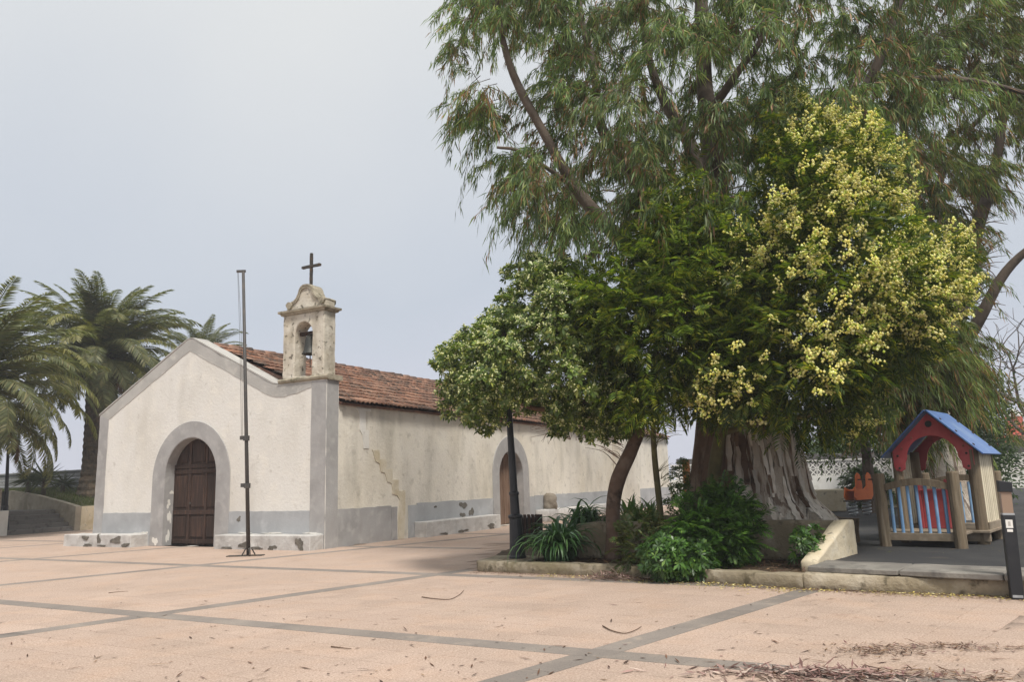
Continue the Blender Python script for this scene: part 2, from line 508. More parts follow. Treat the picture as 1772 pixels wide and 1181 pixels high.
M['gloss_leaf'] = leafmat('glossy_foliage', 0.30, 0.38, 0.5)
M['petal'] = leafmat('petals', 0.35, 0.7, 0.2)
M['litter'] = leafmat('dry_leaves', 0.1, 0.85, 0.2)
M['redhouse'] = surf('red_house_wall', (0.55, 0.13, 0.085), [((0.45, 0.10, 0.07), 0.6, 0.5, 0.7, 0.6)], 0.9)
M['wallstone'] = surf('dark_rubble', (0.085, 0.078, 0.075), [((0.15, 0.14, 0.13), 2.5, 0.5, 0.65, 0.8)], 0.95, (6, 0.9, 0.05))
M['sticker'] = surf('white_sticker', (0.75, 0.74, 0.70), [], 0.6)
M['twig'] = surf('dry_twig', (0.10, 0.062, 0.038), [], 0.9)


def glassmat():
    m, n, b = nodes_of('lamp_diffuser')
    b.inputs['Base Color'].default_value = (0.42, 0.30, 0.22, 1)
    b.inputs['Roughness'].default_value = 0.25
    b.inputs['Transmission Weight'].default_value = 0.35
    b.inputs['Alpha'].default_value = 1.0
    return m


M['glass'] = glassmat()


# ------------------------------------------------------------------ foliage engine
def unit(a):
    return a / np.maximum(np.linalg.norm(a, axis=-1, keepdims=True), 1e-9)


def leaves_vf(b, d, l, wd, col, shape=0.42, bend=0.15, flat=None):
    """diamond leaves; returns V, F, tint"""
    n = len(b)
    d = unit(d)
    r = RNG.normal(size=(n, 3)) if flat is None else flat
    s = unit(np.cross(d, r))
    mid = b + d * (l * shape)[:, None]
    tip = b + d * l[:, None]
    tip[:, 2] -= bend * l
    V = np.stack([b, mid + s * (wd / 2)[:, None], tip, mid - s * (wd / 2)[:, None]], axis=1).reshape(-1, 3)
    F = np.arange(4 * n).reshape(n, 4)
    return V, F, np.repeat(col, 4, axis=0)


OCT = np.array([(1, 0, 0), (-1, 0, 0), (0, 1, 0), (0, -1, 0), (0, 0, 1), (0, 0, -1)], dtype=float)
OCTF = np.array([(0, 2, 4), (2, 1, 4), (1, 3, 4), (3, 0, 4), (2, 0, 5), (1, 2, 5), (3, 1, 5), (0, 3, 5)])


def puffs_vf(c, r, col):
    n = len(c)
    V = (c[:, None, :] + OCT[None] * r[:, None, None]).reshape(-1, 3)
    F = (OCTF[None] + 6 * np.arange(n)[:, None, None]).reshape(-1, 3)
    return V, F, np.repeat(col, 6, axis=0)


def join_vf(parts):
    V, F, C, o = [], [], [], 0
    for v, f, c in parts:
        V.append(v)
        F.append(f + o)
        C.append(c)
        o += len(v)
    return np.concatenate(V), np.concatenate(F), np.concatenate(C)


def palette(n, cols, wts, var=0.25):
    cols = np.array(cols, dtype=float)
    i = RNG.choice(len(cols), size=n, p=np.array(wts) / np.sum(wts))
    return cols[i] * (1 + var * RNG.uniform(-1, 1, size=(n, 1)))


def in_poly(u, v, poly):
    c = False
    j = len(poly) - 1
    for i in range(len(poly)):
        if (poly[i][1] > v) != (poly[j][1] > v) and u < (poly[j][0] - poly[i][0]) * (v - poly[i][1]) / (poly[j][1] - poly[i][1]) + poly[i][0]:
            c = not c
        j = i
    return c


def edge_dist(u, v, poly):
    best = 1e9
    for i in range(len(poly)):
        ax, ay = poly[i]
        bx, by = poly[(i + 1) % len(poly)]
        dx, dy = bx - ax, by - ay
        t = max(0, min(1, ((u - ax) * dx + (v - ay) * dy) / (dx * dx + dy * dy + 1e-9)))
        best = min(best, math.hypot(u - ax - t * dx, v - ay - t * dy))
    return best


def crown_points(poly, n, Yc, dep, soft=150.0, mind=0.3, shell=0.0, inset=0.0, tries=60, gate=None):
    us, vs = [p[0] for p in poly], [p[1] for p in poly]
    pts = []
    for _ in range(n * tries):
        if len(pts) >= n:
            break
        u, v = random.uniform(min(us), max(us)), random.uniform(min(vs), max(vs))
        if not in_poly(u, v, poly):
            continue
        ed = edge_dist(u, v, poly)
        if ed < inset:
            continue
        e = math.sqrt(max(0.06, 1 - (1 - min(1, ed / soft)) ** 2))
        t = random.uniform(-1, 1)
        if shell and abs(t) < shell and e > 0.6:
            t = math.copysign(random.uniform(shell, 1), t)
        p = aty(u, v, Yc + dep * e * t)
        if gate is not None and noise.noise(p * gate[0] + Vector((7.3, 2.1, 5.5))) < gate[1] + random.uniform(-.08, .08):
            continue
        if all((p - q).length_squared > mind * mind for q in pts):
            pts.append(p)
    return pts


def branch_net(mb, limbs, clumps, r0=0.03, r1=0.007, n=4, sag=0.12):
    """a curved branch from the nearest limb to each clump"""
    L = [(p, i) for l in limbs for i, p in enumerate(l)]
    P = np.array([tuple(p) for p, _ in L])
    for c in clumps:
        d = np.linalg.norm(P - np.array(c), axis=1) + np.where(P[:, 2] > c.z - 0.1, 1.2, 0)
        a = Vector(P[int(np.argmin(d))])
        m = (a + c) / 2 + Vector((random.uniform(-.12, .12), random.uniform(-.12, .12), sag)) * (c - a).length
        pts = spline([a, m, c], 3)
        k = min(1.6, 0.5 + 0.45 * (c - a).length)
        mb.tube(pts, [(r0 + (r1 - r0) * i / (len(pts) - 1)) * k for i in range(len(pts))], n, cap=False)


def rel(pts, base):
    return [Vector(p) - Vector(base) for p in pts]


# ================================================================== THE SETTING
def sheet(name, poly, z, mat, kind='structure', cuts=0):
    m = MB()
    m.add([(p[0], p[1], z) for p in poly], [tuple(range(len(poly)))])
    o = m.build(name, mat)
    return tag(o, kind=kind)


sheet('ground', [(-170, -30), (170, -30), (170, 260), (-170, 260)], -0.06, M['earth'])

# ---- plaza: skewed grid of grey bands with pink slabs between
G0 = Vector((0.572, 6.239))
GA = Vector((-4.57, 2.56))
GB = Vector((2.80, 3.02))
plaza = sheet('plaza', [(-32, 0.5), (-4.1, -7), (7.4, 3.4), (5.0, 8.36), (3.3, 9.36), (1.6, 10.84), (-0.6, 12.1), (3.6, 20), (14, 40), (0, 48), (-24, 30), (-32, 22)], -0.0055, M['joint'])
KERB = [(-0.62, 12.03), (1.55, 10.74), (3.24, 9.26), (4.99, 8.26), (7.6, 6.4)]


def right_of_kerb(x, y):
    for i in range(len(KERB) - 1):
        (ax, ay), (bx, by) = KERB[i], KERB[i + 1]
        if ax <= x <= bx and y > ay + (by - ay) * (x - ax) / (bx - ax) + 0.05:
            return y < 17.5
    return x > 7.6 or (x > -0.62 and 12.03 < y < 17 and x > -0.62 + (y - 12.03) * 0.05)


CA = R(-28.5)
C0 = gp(562, 951)
CX = Vector((math.cos(CA), math.sin(CA), 0))
CY = Vector((-math.sin(CA), math.cos(CA), 0))


def cloc(p):
    p = Vector((p[0], p[1], 0)) - C0
    return p.dot(CX), p.dot(CY)


def plaza_ok(x, y):
    if right_of_kerb(x, y):
        return False
    a, b = cloc((x, y))
    if -8.0 < a < -0.05 and b > 0.1:
        return False
    if a < -16.8 or y < 0.8 or y > 46 or (a > 9 and b > -2):
        return False
    return True


BW = 0.13          # half width of a band
lenA, lenB = GA.length, GB.length
NA, NB = 12, 10
slab_items, band_items = [], []


def quad_mesh(name, e1, e2, h, mat):
    m = MB()
    k = 0.004
    c = [(0, 0), (e1.x, e1.y), (e1.x + e2.x, e1.y + e2.y), (e2.x, e2.y)]
    cx, cy = (e1.x + e2.x) / 2, (e1.y + e2.y) / 2
    low = [(p[0], p[1], -h) for p in c]
    mid = [(p[0], p[1], -k) for p in c]
    top = [(p[0] + (cx - p[0]) * 0.008, p[1] + (cy - p[1]) * 0.008, 0) for p in c]
    m.add(low + mid + top, [(0, 1, 5, 4), (1, 2, 6, 5), (2, 3, 7, 6), (3, 0, 4, 7), (4, 5, 9, 8), (5, 6, 10, 9), (6, 7, 11, 10), (7, 4, 8, 11), (8, 9, 10, 11)])
    o = m.build(name, mat)
    me = o.data
    bpy.data.objects.remove(o)
    return me


uA, uB = GA.normalized(), GB.normalized()
cellA, cellB = (lenA - 2 * BW) / NA, (lenB - 2 * BW) / NB
g = 0.004
slab_me = quad_mesh('slab', uA * (cellA - g), uB * (cellB - g), 0.012, M['slab'])
NBP = 9
bandA_me = quad_mesh('band_stone', uA * (lenA / NBP - g), uB * (2 * BW - g), 0.012, M['band'])
bandB_me = quad_mesh('band_stone', uA * (2 * BW - g), uB * ((lenB - 2 * BW) / 7 - g), 0.012, M['band'])
for i in range(-4, 7):
    for j in range(-4, 9):
        o = G0 + GA * i + GB * j
        for a in range(NA):
            for b in range(NB):
                p = o + uA * (BW + a * cellA) + uB * (BW + b * cellB)
                q = p + (uA * cellA + uB * cellB) / 2
                if plaza_ok(q.x, q.y):
                    slab_items.append((q.length, p, slab_me, 'slab'))
        for a in range(NBP):
            p = o + uA * (-BW + a * lenA / NBP) - uB * BW
            q = p + uA * 0.26 + uB * BW
            if plaza_ok(q.x, q.y):
                band_items.append((q.length, p, bandA_me, 'band_stone'))
        for b in range(7):
            p = o - uA * BW + uB * (BW + b * (lenB - 2 * BW) / 7)
            q = p + uA * BW + uB * 0.26
            if plaza_ok(q.x, q.y):
                band_items.append((q.length, p, bandB_me, 'band_stone'))


def place_pieces(items, n, dz, mat, restname):
    # nearest pieces that the picture shows, one by one; the rest joined
    def vis(p):
        c = CM.transposed() @ (Vector((p.x, p.y, 0)) - Vector((0, 0, EYE)))
        if c.z > -0.5:
            return False
        u, v = 886 + FPX * c.x / -c.z, 590.5 - FPX * c.y / -c.z
        return -60 < u < 1830 and v < 1230
    items.sort(key=lambda t: (not vis(t[1]), t[0]))
    for d, p, me, nm in items[:n]:
        link(nm, me, plaza, (p.x, p.y, dz + random.uniform(-0.0003, 0.0003)))
    V, F, o = [], [], 0
    for d, p, me, nm in items[n:]:
        vv = np.array([v.co[:] for v in me.vertices])[:]
        ff = [tuple(f.vertices) for f in me.polygons]
        if nm == 'slab' and d > 8.5:            # joints too fine to tell apart: slabs butted without a gap
            e1, e2 = uA * cellA, uB * cellB
            vv = np.array([(0, 0, 0), (e2.x, e2.y, 0), (e1.x + e2.x, e1.y + e2.y, 0), (e1.x, e1.y, 0)])
            ff = [(0, 3, 2, 1)] if e1.x * e2.y - e1.y * e2.x > 0 else [(0, 1, 2, 3)]
            V.append(vv + np.array([p.x, p.y, dz]))
            F.append(np.array(ff) + o)
            o += 4
            continue
        V.append(vv + np.array([p.x, p.y, dz + random.uniform(-0.0003, 0.0003)]))
        F.append(np.array(ff) + o)
        o += len(vv)
    me = np_mesh(restname, np.concatenate(V), np.concatenate(F), mat)
    tag(link(restname, me, plaza), kind='stuff')


place_pieces(slab_items, 300, 0.0, M['slab'], 'farther_slabs')
place_pieces(band_items, 200, 0.0015, M['band'], 'farther_band_stones')

# ---- playground surface and raised bed
sheet('playground', [(3.9, 10.0), (8.2, 6.3), (60, 6), (80, 60), (14, 60), (6, 26), (4.6, 18.0), (2.0, 17.6), (3.6, 13.2)], 0.195, M['playground'])
m = MB()
bed = [(-0.5, 12.05), (1.58, 10.86), (3.26, 9.40), (4.3, 10.7), (5.2, 15.5), (2.0, 17.4), (0.6, 17.3), (-0.3, 14.2)]
m.prism(bed, [], XY, -0.05, 0.115)
tag(m.build('planting_bed', M['soil'], rough=(0.25, 0.03)), kind='structure')

# ---- terrace on the left (chapel axes): retaining wall, steps, grass
CH_M = Matrix.Translation(C0) @ Matrix.Rotation(CA, 4, 'Z')


def cw(x, y, z=0.0):
    return CH_M @ Vector((x, y, z))


def terr_z(x, y):
    t = min(1, max(0, (-17.0 - x) / 4.5))
    return 0.84 + 0.72 * t


V, F = [], []
xs, ys = np.linspace(-40, -17.0, 24), np.linspace(5.3, 40, 26)
for x in xs:
    for y in ys:
        V.append(tuple(cw(x, y, terr_z(x, y) + 0.04 * noise.noise(Vector((x, y, 0))))))
for a in range(len(xs) - 1):
    for b in range(len(ys) - 1):
        k = a * len(ys) + b
        F.append((k, k + len(ys), k + len(ys) + 1, k + 1))
M['turf'] = surf('turf_soil', (0.075, 0.085, 0.035), [((0.11, 0.085, 0.045), 2.0, 0.5, 0.65, 0.8)], 0.95, (12, 0.8, 0.04))
tag(link('terrace', np_mesh('terrace', V, F, M['turf'], smooth=True)), kind='structure')
sheet('upper_terrace', [cw(-18.4, -30)[:2], cw(-18.4, 5.2)[:2], cw(-45, 5.2)[:2], cw(-45, -30)[:2]], 0.80, M['step'])


# ================================================================== THE CHAPEL
chapel = thing('chapel', C0, 'whitewashed chapel with red tiled roof, small belfry and arched wooden doors', 'chapel', CA)
XL, XR, LEN = -8.06, 0.0, 24.6
APX, APZ = -4.57, 5.13
TW = 0.40
# front wall
def jit(poly, step=0.13, amp=0.010):
    o = []
    for i, p in enumerate(poly):
        q = poly[(i + 1) % len(poly)]
        L = math.hypot(q[0] - p[0], q[1] - p[1])
        k = max(1, int(L / step))
        for j in range(k):
            t = j / k
            x, z = p[0] + (q[0] - p[0]) * t, p[1] + (q[1] - p[1]) * t
            f = noise.noise(Vector((x * 5, z * 5, 3.0))) * 1.3 + noise.noise(Vector((x * 1.3, z * 1.3, 9.0))) * 1.2
            if L > 1e-6 and j:
                x += -(q[1] - p[1]) / L * amp * f
                z += (q[0] - p[0]) / L * amp * f
            o.append((x, z))
    return o


gable = [(XL, -0.02), (XR, -0.02), (XR, 3.70), (-1.44, 3.70), (-1.52, 3.706), (-1.62, 3.73), (-1.75, 3.785), (APX + 0.1, APZ), (APX - 0.1, APZ), (XL, 3.42)]
DXC, DR, DZS = -4.35, 0.93, 1.70
m = MB()
m.prism(gable, [arch(DXC, DR, DZS, 0.0)[0:1] + arch(DXC, DR, DZS, 0.0)[1:]], XZ, 0.0, TW)
m.build('front_wall', M['wall'], chapel)
# paint bands, each a thin coat of render standing proud of the wall
m = MB()
m.prism(jit([(XL + 0.004, 0), (XL + 0.38, 0), (XL + 0.38, 3.28), (XL + 0.004, 3.405)]), [], XZ, -0.014, 0.002)
m.build('corner_band', M['grey'], chapel)
m = MB()
m.prism(jit([(-0.44, 0), (-0.012, 0), (-0.012, 3.68), (-0.44, 3.68)]), [], XZ, -0.014, 0.002)
m.build('corner_band', M['grey'], chapel)
m = MB()
m.prism(jit([(0.003, 0), (TW - 0.02, 0), (TW - 0.02, 3.68), (0.003, 3.68)]), [], YZ, -0.003, 0.014)
m.build('corner_band', M['grey'], chapel)
gb = [(XL + 0.39, 3.285), (APX, APZ - 0.30), (-1.95, 3.55), (-1.70, 3.45), (-1.40, 3.40), (-1.0, 3.44), (-0.45, 3.55), (-0.45, 3.68), (-1.44, 3.68), (-1.62, 3.712), (-1.75, 3.767),
      (APX + 0.1, APZ - 0.016), (APX - 0.1, APZ - 0.016), (XL + 0.02, 3.41)]
m = MB()
m.prism(jit(gb, 0.13, 0.014), [], XZ, -0.009, 0.002)
m.build('gable_band', M['gableband'], chapel)
for x0, x1 in ((XL + 0.385, DXC - 1.395), (DXC + 1.395, -0.445)):
    m = MB()
    m.prism(jit([(x0, 0), (x1, 0), (x1, 0.815), (x0, 0.815)]), [], XZ, -0.012, 0.002)
    m.build('plinth_band', M['plinth'], chapel)
m = MB()
o_ = arch(DXC, 1.39, 1.64, 0.0, 28)
i_ = arch(DXC, DR, DZS, 0.0, 28)
m.prism(o_ + list(reversed(i_)), [], XZ, -0.028, 0.002)
m.build('door_surround', M['grey'], chapel, bevel=0.008)
m = MB()                                      # painted reveal of the doorway
i2 = arch(DXC, DR - 0.012, DZS, 0.0, 28)
m.prism(i_ + list(reversed(i2)), [], XZ, -0.02, 0.30)
m.build('door_reveal', M['grey'], chapel)
m = MB()
cop = [(XL - 0.04, 3.415), (APX - 0.1, APZ + 0.004), (APX + 0.1, APZ + 0.004), (-1.75, 3.789), (-1.62, 3.734), (-1.5, 3.71), (-1.5, 3.735), (-1.62, 3.765), (-1.75, 3.822), (APX + 0.1, APZ + 0.038), (APX - 0.1, APZ + 0.038), (XL - 0.04, 3.45)]
m.prism(cop, [], XZ, -0.02, TW + 0.03)
m.build('gable_coping', M['gableband'], chapel, rough=(0.25, 0.012))
# side walls and back wall
SY, SR, SZS = 8.47, 0.78, 1.50
side = [(TW, -0.02), (LEN, -0.02), (LEN, 3.22), (TW, 3.22)]
m = MB()
m.prism(side, [arch(SY, SR, SZS, 0.0)], YZ, -0.45, -0.03)
m.build('side_wall', M['sidewall'], chapel)
m = MB()
m.box(XL, TW, -0.02, XL + 0.45, LEN, 3.22)
m.build('side_wall', M['sidewall'], chapel)
m = MB()
m.prism([(XL + 0.45, -0.02), (-0.45, -0.02), (-0.45, 3.2), (-4.35, 4.9), (XL + 0.45, 3.3)], [], XZ, LEN - 0.4, LEN)
m.build('back_wall', M['sidewall'], chapel)
m = MB()
m.prism(arch(SY, 1.17, 1.56, 0.0, 28) + list(reversed(arch(SY, SR, SZS, 0.0, 28))), [], YZ, -0.035, -0.004)
m.build('door_surround', M['grey'], chapel, bevel=0.008)
m = MB()
m.prism(arch(SY, SR, SZS, 0.0, 28) + list(reversed(arch(SY, SR - 0.012, SZS, 0.0, 28))), [], YZ, -0.40, -0.012)
m.build('door_reveal', M['grey'], chapel)
# buttress far along the side
m = MB()
m.prism([(17.2, -0.02), (19.3, -0.02), (19.3, 2.9), (17.2, 2.9)], [], YZ, -0.04, 0.32)
m.build('buttress', M['sidewall'], chapel, rough=(0.4, 0.02), bevel=0.03)
# plinth bands along the side
for y0, y1, zt in ((TW + 0.005, 2.36, 0.82), (2.36, 2.60, 0.79), (3.05, 3.42, 0.80), (3.425, SY - 1.175, 0.845), (SY + 1.175, 10.0, 0.82), (10.005, 17.19, 0.84), (19.31, LEN, 0.84)):
    m = MB()
    m.prism(jit([(y0, 0), (y1, 0), (y1, zt), (y0, zt)], 0.13, 0.013), [], YZ, -0.032, -0.018)
    m.build('plinth_band', M['plinth'] if y0 > 3.0 else M['grey'], chapel)
# stepped scar in the plaster of the side wall
M['scar'] = surf('ochre_plaster', (0.60, 0.54, 0.43), [((0.48, 0.40, 0.26), 2.5, 0.45, 0.65, 0.7), ((0.64, 0.58, 0.46), 4, 0.52, 0.7, 0.6)], 0.95, (14, 0.7, 0.02))
up = [(1.00, 3.13), (1.58, 3.13), (1.58, 3.06), (1.38, 3.06), (1.38, 2.62), (1.50, 2.62), (1.50, 2.18), (1.30, 2.18), (1.26, 2.50), (1.16, 2.62), (1.14, 3.0)]
m = MB()
m.prism(jit(up, 0.07, 0.014), [], YZ, -0.032, -0.016)
m.build('plaster_scar', M['wall'], chapel, bevel=0.004)
st = [(1.62, 2.16), (1.90, 2.16), (1.90, 1.94), (2.16, 1.94), (2.16, 1.70), (2.40, 1.70), (2.40, 1.44), (2.66, 1.44), (2.66, 1.17), (2.92, 1.17), (2.92, 0.9), (2.90, 0.3), (2.86, 0.0), (2.66, 0.0), (2.64, 0.5), (2.70, 0.95),
      (2.60, 1.06), (2.40, 1.10), (2.38, 1.34), (2.20, 1.40), (2.10, 1.62), (1.96, 1.64), (1.90, 1.84), (1.74, 1.90)]
m = MB()
m.prism(jit(st, 0.07, 0.016), [], YZ, -0.032, -0.015)
m.build('plaster_scar', M['scar'], chapel, bevel=0.004)


def blotch(cx, cz, rx, rz, seed, n=18):
    rnd = random.Random(seed)
    ph = [rnd.uniform(0, 6.28) for _ in range(4)]
    o = []
    for k in range(n):
        a = 2 * math.pi * k / n
        q = 1 + 0.28 * math.sin(2 * a + ph[0]) + 0.20 * math.sin(3 * a + ph[1]) + 0.14 * math.sin(5 * a + ph[2]) + rnd.uniform(-.08, .08)
        o.append((cx + rx * q * math.cos(a), cz + rz * q * math.sin(a)))
    return o


def patches(lst, P, t0, t1):
    for k, (a, b, ra, rb) in enumerate(lst):
        m = MB()
        m.prism(blotch(a, b, ra, rb, 40 + k + int(a * 10)), [], P, t0, t1)
        m.build('bare_stone_patch', M['stone'], chapel)


# masonry benches
BY = -0.50
m = MB()
m.box(-8.52, BY, -0.02, -5.80, 0.01, 0.30)
m.build('bench', M['bench'], chapel, bevel=0.014, rough=(0.10, 0.012), smooth=False)
m = MB()
m.box(-2.93, BY + 0.06, -0.02, -0.02, -0.014, 0.31)
m.build('bench', M['bench'], chapel, bevel=0.014, rough=(0.10, 0.012), smooth=False)
m = MB()
m.box(-0.02, 3.30, -0.02, 0.36, 7.05, 0.38)
m.build('bench', M['bench'], chapel, bevel=0.014, rough=(0.12, 0.012), smooth=False)
m = MB()
m.box(-0.02, 10.0, -0.02, 0.36, 17.1, 0.38)
m.build('bench', M['bench'], chapel, bevel=0.03, rough=(0.2, 0.018), smooth=True)
patches([(-7.6, 0.22, 0.10, 0.06), (-7.05, 0.19, 0.07, 0.09), (-6.35, 0.17, 0.16, 0.10), (-7.5, 0.04, 0.14, 0.04), (-6.9, 0.03, 0.13, 0.03), (-6.0, 0.05, 0.14, 0.05)], XZ, BY - 0.012, BY + 0.05)
patches([(-1.95, 0.10, 0.13, 0.08), (-1.55, 0.03, 0.18, 0.03), (-1.1, 0.05, 0.12, 0.05), (-0.30, 0.14, 0.10, 0.13), (-2.5, 0.03, 0.2, 0.025)], XZ, BY + 0.048, BY + 0.11)
patches([(-2.62, 0.64, 0.05, 0.07)], XZ, -0.016, 0.0)
for k, (a, b, ra, rb) in enumerate(((-5.95, 0.315, 0.10, 0.035), (-6.25, 0.30, 0.16, 0.02), (-0.35, 0.33, 0.22, 0.018), (-1.5, 0.33, 0.3, 0.014), (-2.4, 0.33, 0.2, 0.014), (-3.25, 0.10, 0.07, 0.09), (-5.52, 0.12, 0.09, 0.10), (-0.12, 0.15, 0.05, 0.06))):
    MB().prism(blotch(a, b, ra, rb, 90 + k), [], XZ, -0.032, 0.0).build('flaked_paint_patch', M['whitewall'], chapel)
for k, (a, b, rb) in enumerate(((0.12, 1.02, 0.10), (0.16, 0.70, 0.16), (0.14, 0.22, 0.14), (0.2, 1.3, 0.05))):
    MB().prism(blotch(a, b, 0.05, rb, 70 + k), [], YZ, DXC - DR + 0.0, DXC - DR + 0.0145).build('flaked_paint_patch', M['whitewall'], chapel)
patches([(5.62, 0.71, 0.17, 0.09), (5.58, 0.44, 0.12, 0.07), (6.05, 0.50, 0.11, 0.11), (4.25, 0.72, 0.05, 0.03)], YZ, -0.03, -0.008)
patches([(5.0, 0.05, 0.2, 0.04), (6.5, 0.08, 0.2, 0.07), (4.1, 0.04, 0.15, 0.03)], YZ, 0.33, 0.374)
# front door
DY = 0.25
door = MB().prism(arch(DXC, DR - 0.02, DZS, 0.015, 28), [], XZ, DY, DY + 0.05).build('door', M['oldwood'], chapel)
xl, xr = DXC - DR + 0.02, DXC + DR - 0.02
cols = [(xl + 0.10, xl + 0.50), (xl + 0.70, xl + 1.13), (xl + 1.25, xl + 1.68)]


def hdoor(x):
    return DZS + math.sqrt(max(0, (DR - 0.02) ** 2 - (x - DXC) ** 2))


for x0, x1 in ((xl + 0.56, xl + 0.64), (xl + 1.155, xl + 1.225)):
    MB().box(x0, DY - 0.025, 0.02, x1, DY + 0.01, min(hdoor(x0), hdoor(x1)) - 0.03).build('stile', M['oldwood'], door, bevel=0.006)
for z in (0.10, 0.80, 1.80, 1.93):
    MB().box(xl + 0.03, DY - 0.03, z - 0.05, xr - 0.03, DY + 0.012, z + 0.05).build('rail', M['oldwood'], door, bevel=0.006)
for ci, (x0, x1) in enumerate(cols):
    for z0, z1 in ((0.20, 0.70), (0.92, 1.70)):
        MB().box(x0, DY - 0.022, z0, x1, DY + 0.01, z1).build('panel', M['oldwood'], door, bevel=0.018, seg=1)
    zt = [(x0, 2.03), (x1, 2.03), (x1, hdoor(x1) - 0.09)] + [((x0 + x1) / 2, hdoor((x0 + x1) / 2) - 0.09)] + [(x0, hdoor(x0) - 0.09)]
    if min(hdoor(x0), hdoor(x1)) - 0.09 < 2.06:
        zt = [(x0 if hdoor(x0) > 2.15 else x0 + 0.16, 2.03), (x1 if hdoor(x1) > 2.15 else x1 - 0.16, 2.03)]
        zt += [(zt[1][0], hdoor(zt[1][0]) - 0.1), ((zt[0][0] + zt[1][0]) / 2, hdoor((zt[0][0] + zt[1][0]) / 2) - 0.1), (zt[0][0], hdoor(zt[0][0]) - 0.1)]
    MB().prism(zt, [], XZ, DY - 0.022, DY + 0.01).build('panel', M['oldwood'], door, bevel=0.014, seg=1)
MB().lathe([(0.0, 0), (0.03, 0.0), (0.035, 0.02), (0.0, 0.03)], (0, 0, 0), 10).build('handle', M['iron'], door, loc=(xl + 0.68, DY - 0.03, 1.02), rot=(R(90), 0, 0))
# side door
sdoor = MB().prism(arch(SY, SR - 0.02, SZS, 0.015, 28), [], YZ, -0.40, -0.33).build('door', M['sidewood'], chapel)
for k in range(7):
    y0 = SY - SR + 0.03 + k * 0.216
    h = SZS + math.sqrt(max(0.0, (SR - 0.03) ** 2 - (max(abs(y0 - SY), abs(y0 + 0.2 - SY)) ** 2 if max(abs(y0 - SY), abs(y0 + 0.2 - SY)) < SR - 0.03 else (SR - 0.03) ** 2)))
    MB().box(-0.332, y0, 0.02, -0.308, y0 + 0.205, h).build('plank', M['sidewood'], sdoor, bevel=0.005)
MB().box(-0.31, SY - 0.04, 0.02, -0.28, SY + 0.04, SZS + 0.7).build('stile', M['sidewood'], sdoor, bevel=0.005)

# belfry standing on the right shoulder of the gable
bel = MB()
TX0, TX1, TZ0, TZ1 = -1.37, -0.11, 3.80, 5.31
BXC, BR, BZS = -0.735, 0.265, 4.84
bel.prism([(TX0, TZ0), (TX1, TZ0), (TX1, TZ1), (TX0, TZ1)], [arch(BXC, BR, BZS, TZ0 + 0.03, 18)], XZ, 0.0, TW)
belf = bel.build('belfry', M['belfry'], chapel, bevel=0.02, rough=(0.10, 0.012))
m = MB()
m.prism([(-0.10, 3.70), (0.0, 3.70), (0.05, 3.73), (0.06, 3.77), (0.03, 3.81), (-0.10, 3.815)], [], lambda a, b, t: (t, -a, b), -1.45, 0.06)
m.box(-1.45, 0.08, 3.70, 0.062, TW + 0.06, 3.812)
m.build('string_course', M['moulding'], belf, rough=(0.12, 0.010))
m = MB()
cprof = [(0.0, 5.30), (0.035, 5.31), (0.05, 5.345), (0.09, 5.365), (0.095, 5.41), (0.0, 5.43)]
rings = [(TX0, 0.0, TX1, TW)]
vs, fs = [], []
for d, z in cprof:
    vs += [(TX0 - d, -d, z), (TX1 + d, -d, z), (TX1 + d, TW + d, z), (TX0 - d, TW + d, z)]
for i in range(len(cprof) - 1):
    for k in range(4):
        a, b = i * 4 + k, i * 4 + (k + 1) % 4
        fs.append((a, b, b + 4, a + 4))
fs += [(3, 2, 1, 0), tuple((len(cprof) - 1) * 4 + k for k in range(4))]
m.add(vs, fs)
m.build('cornice', M['moulding'], belf, rough=(0.12, 0.010))
pc = (TX0 + TX1) / 2 + 0.03
half = [(0.0, 5.97), (0.08, 5.965), (0.15, 5.93), (0.20, 5.86), (0.23, 5.77), (0.28, 5.68), (0.36, 5.62), (0.46, 5.59), (0.55, 5.585), (0.60, 5.55), (0.60, 5.435)]
ped = [(pc - x, z) for x, z in reversed(half)] + [(pc + x, z) for x, z in half[1:]]
m = MB()
m.prism(ped, [], XZ, 0.05, TW - 0.05)
m.build('pediment', M['belfry'], belf, rough=(0.08, 0.010))
m = MB()                                       # scrolled moulding along the pediment edge
edge = [(x, z) for x, z in ped[1:-1]]
inner = [(pc + (x - pc) * 0.86, 5.47 + (z - 5.47) * 0.90) for x, z in edge]
m.prism(edge + list(reversed(inner)), [], XZ, 0.02, 0.055)
m.prism([(x, z) for x, z in edge] + [(pc + (x - pc) * 1.02, z + 0.035) for x, z in reversed(edge)], [], XZ, 0.01, TW - 0.01)
m.build('pediment_moulding', M['moulding'], belf, rough=(0.08, 0.008))
for sx in (-1, 1):
    m = MB()
    m.tube([(pc + sx * 0.50, -0.01, 5.55), (pc + sx * 0.50, TW + 0.01, 5.55)], [0.085, 0.085], 12)
    m.build('scroll', M['moulding'], belf, rough=(0.08, 0.008))
cr = MB()
cr.box(pc - 0.028, 0.172, 5.95, pc + 0.028, 0.228, 6.80)
cr.build('cross', M['iron'], belf, rough=(0.05, 0.006))
cr = MB()
cr.box(pc - 0.28, 0.165, 6.452, pc + 0.28, 0.235, 6.508)
cr.build('cross_arm', M['iron'], belf, rough=(0.05, 0.006))
bell = MB().lathe([(0.0, 0.46), (0.06, 0.46), (0.105, 0.41), (0.122, 0.32), (0.132, 0.19), (0.155, 0.08), (0.19, 0.02), (0.195, 0.0), (0.17, 0.0), (0.14, 0.05)], (-0.70, TW / 2, 4.36), 20).build('bell', M['bronze'], belf, smooth=True)
MB().box(BXC - BR - 0.03, TW / 2 - 0.04, 4.82, BXC + BR + 0.03, TW / 2 + 0.04, 4.90).build('bell_beam', M['oldwood'], belf)
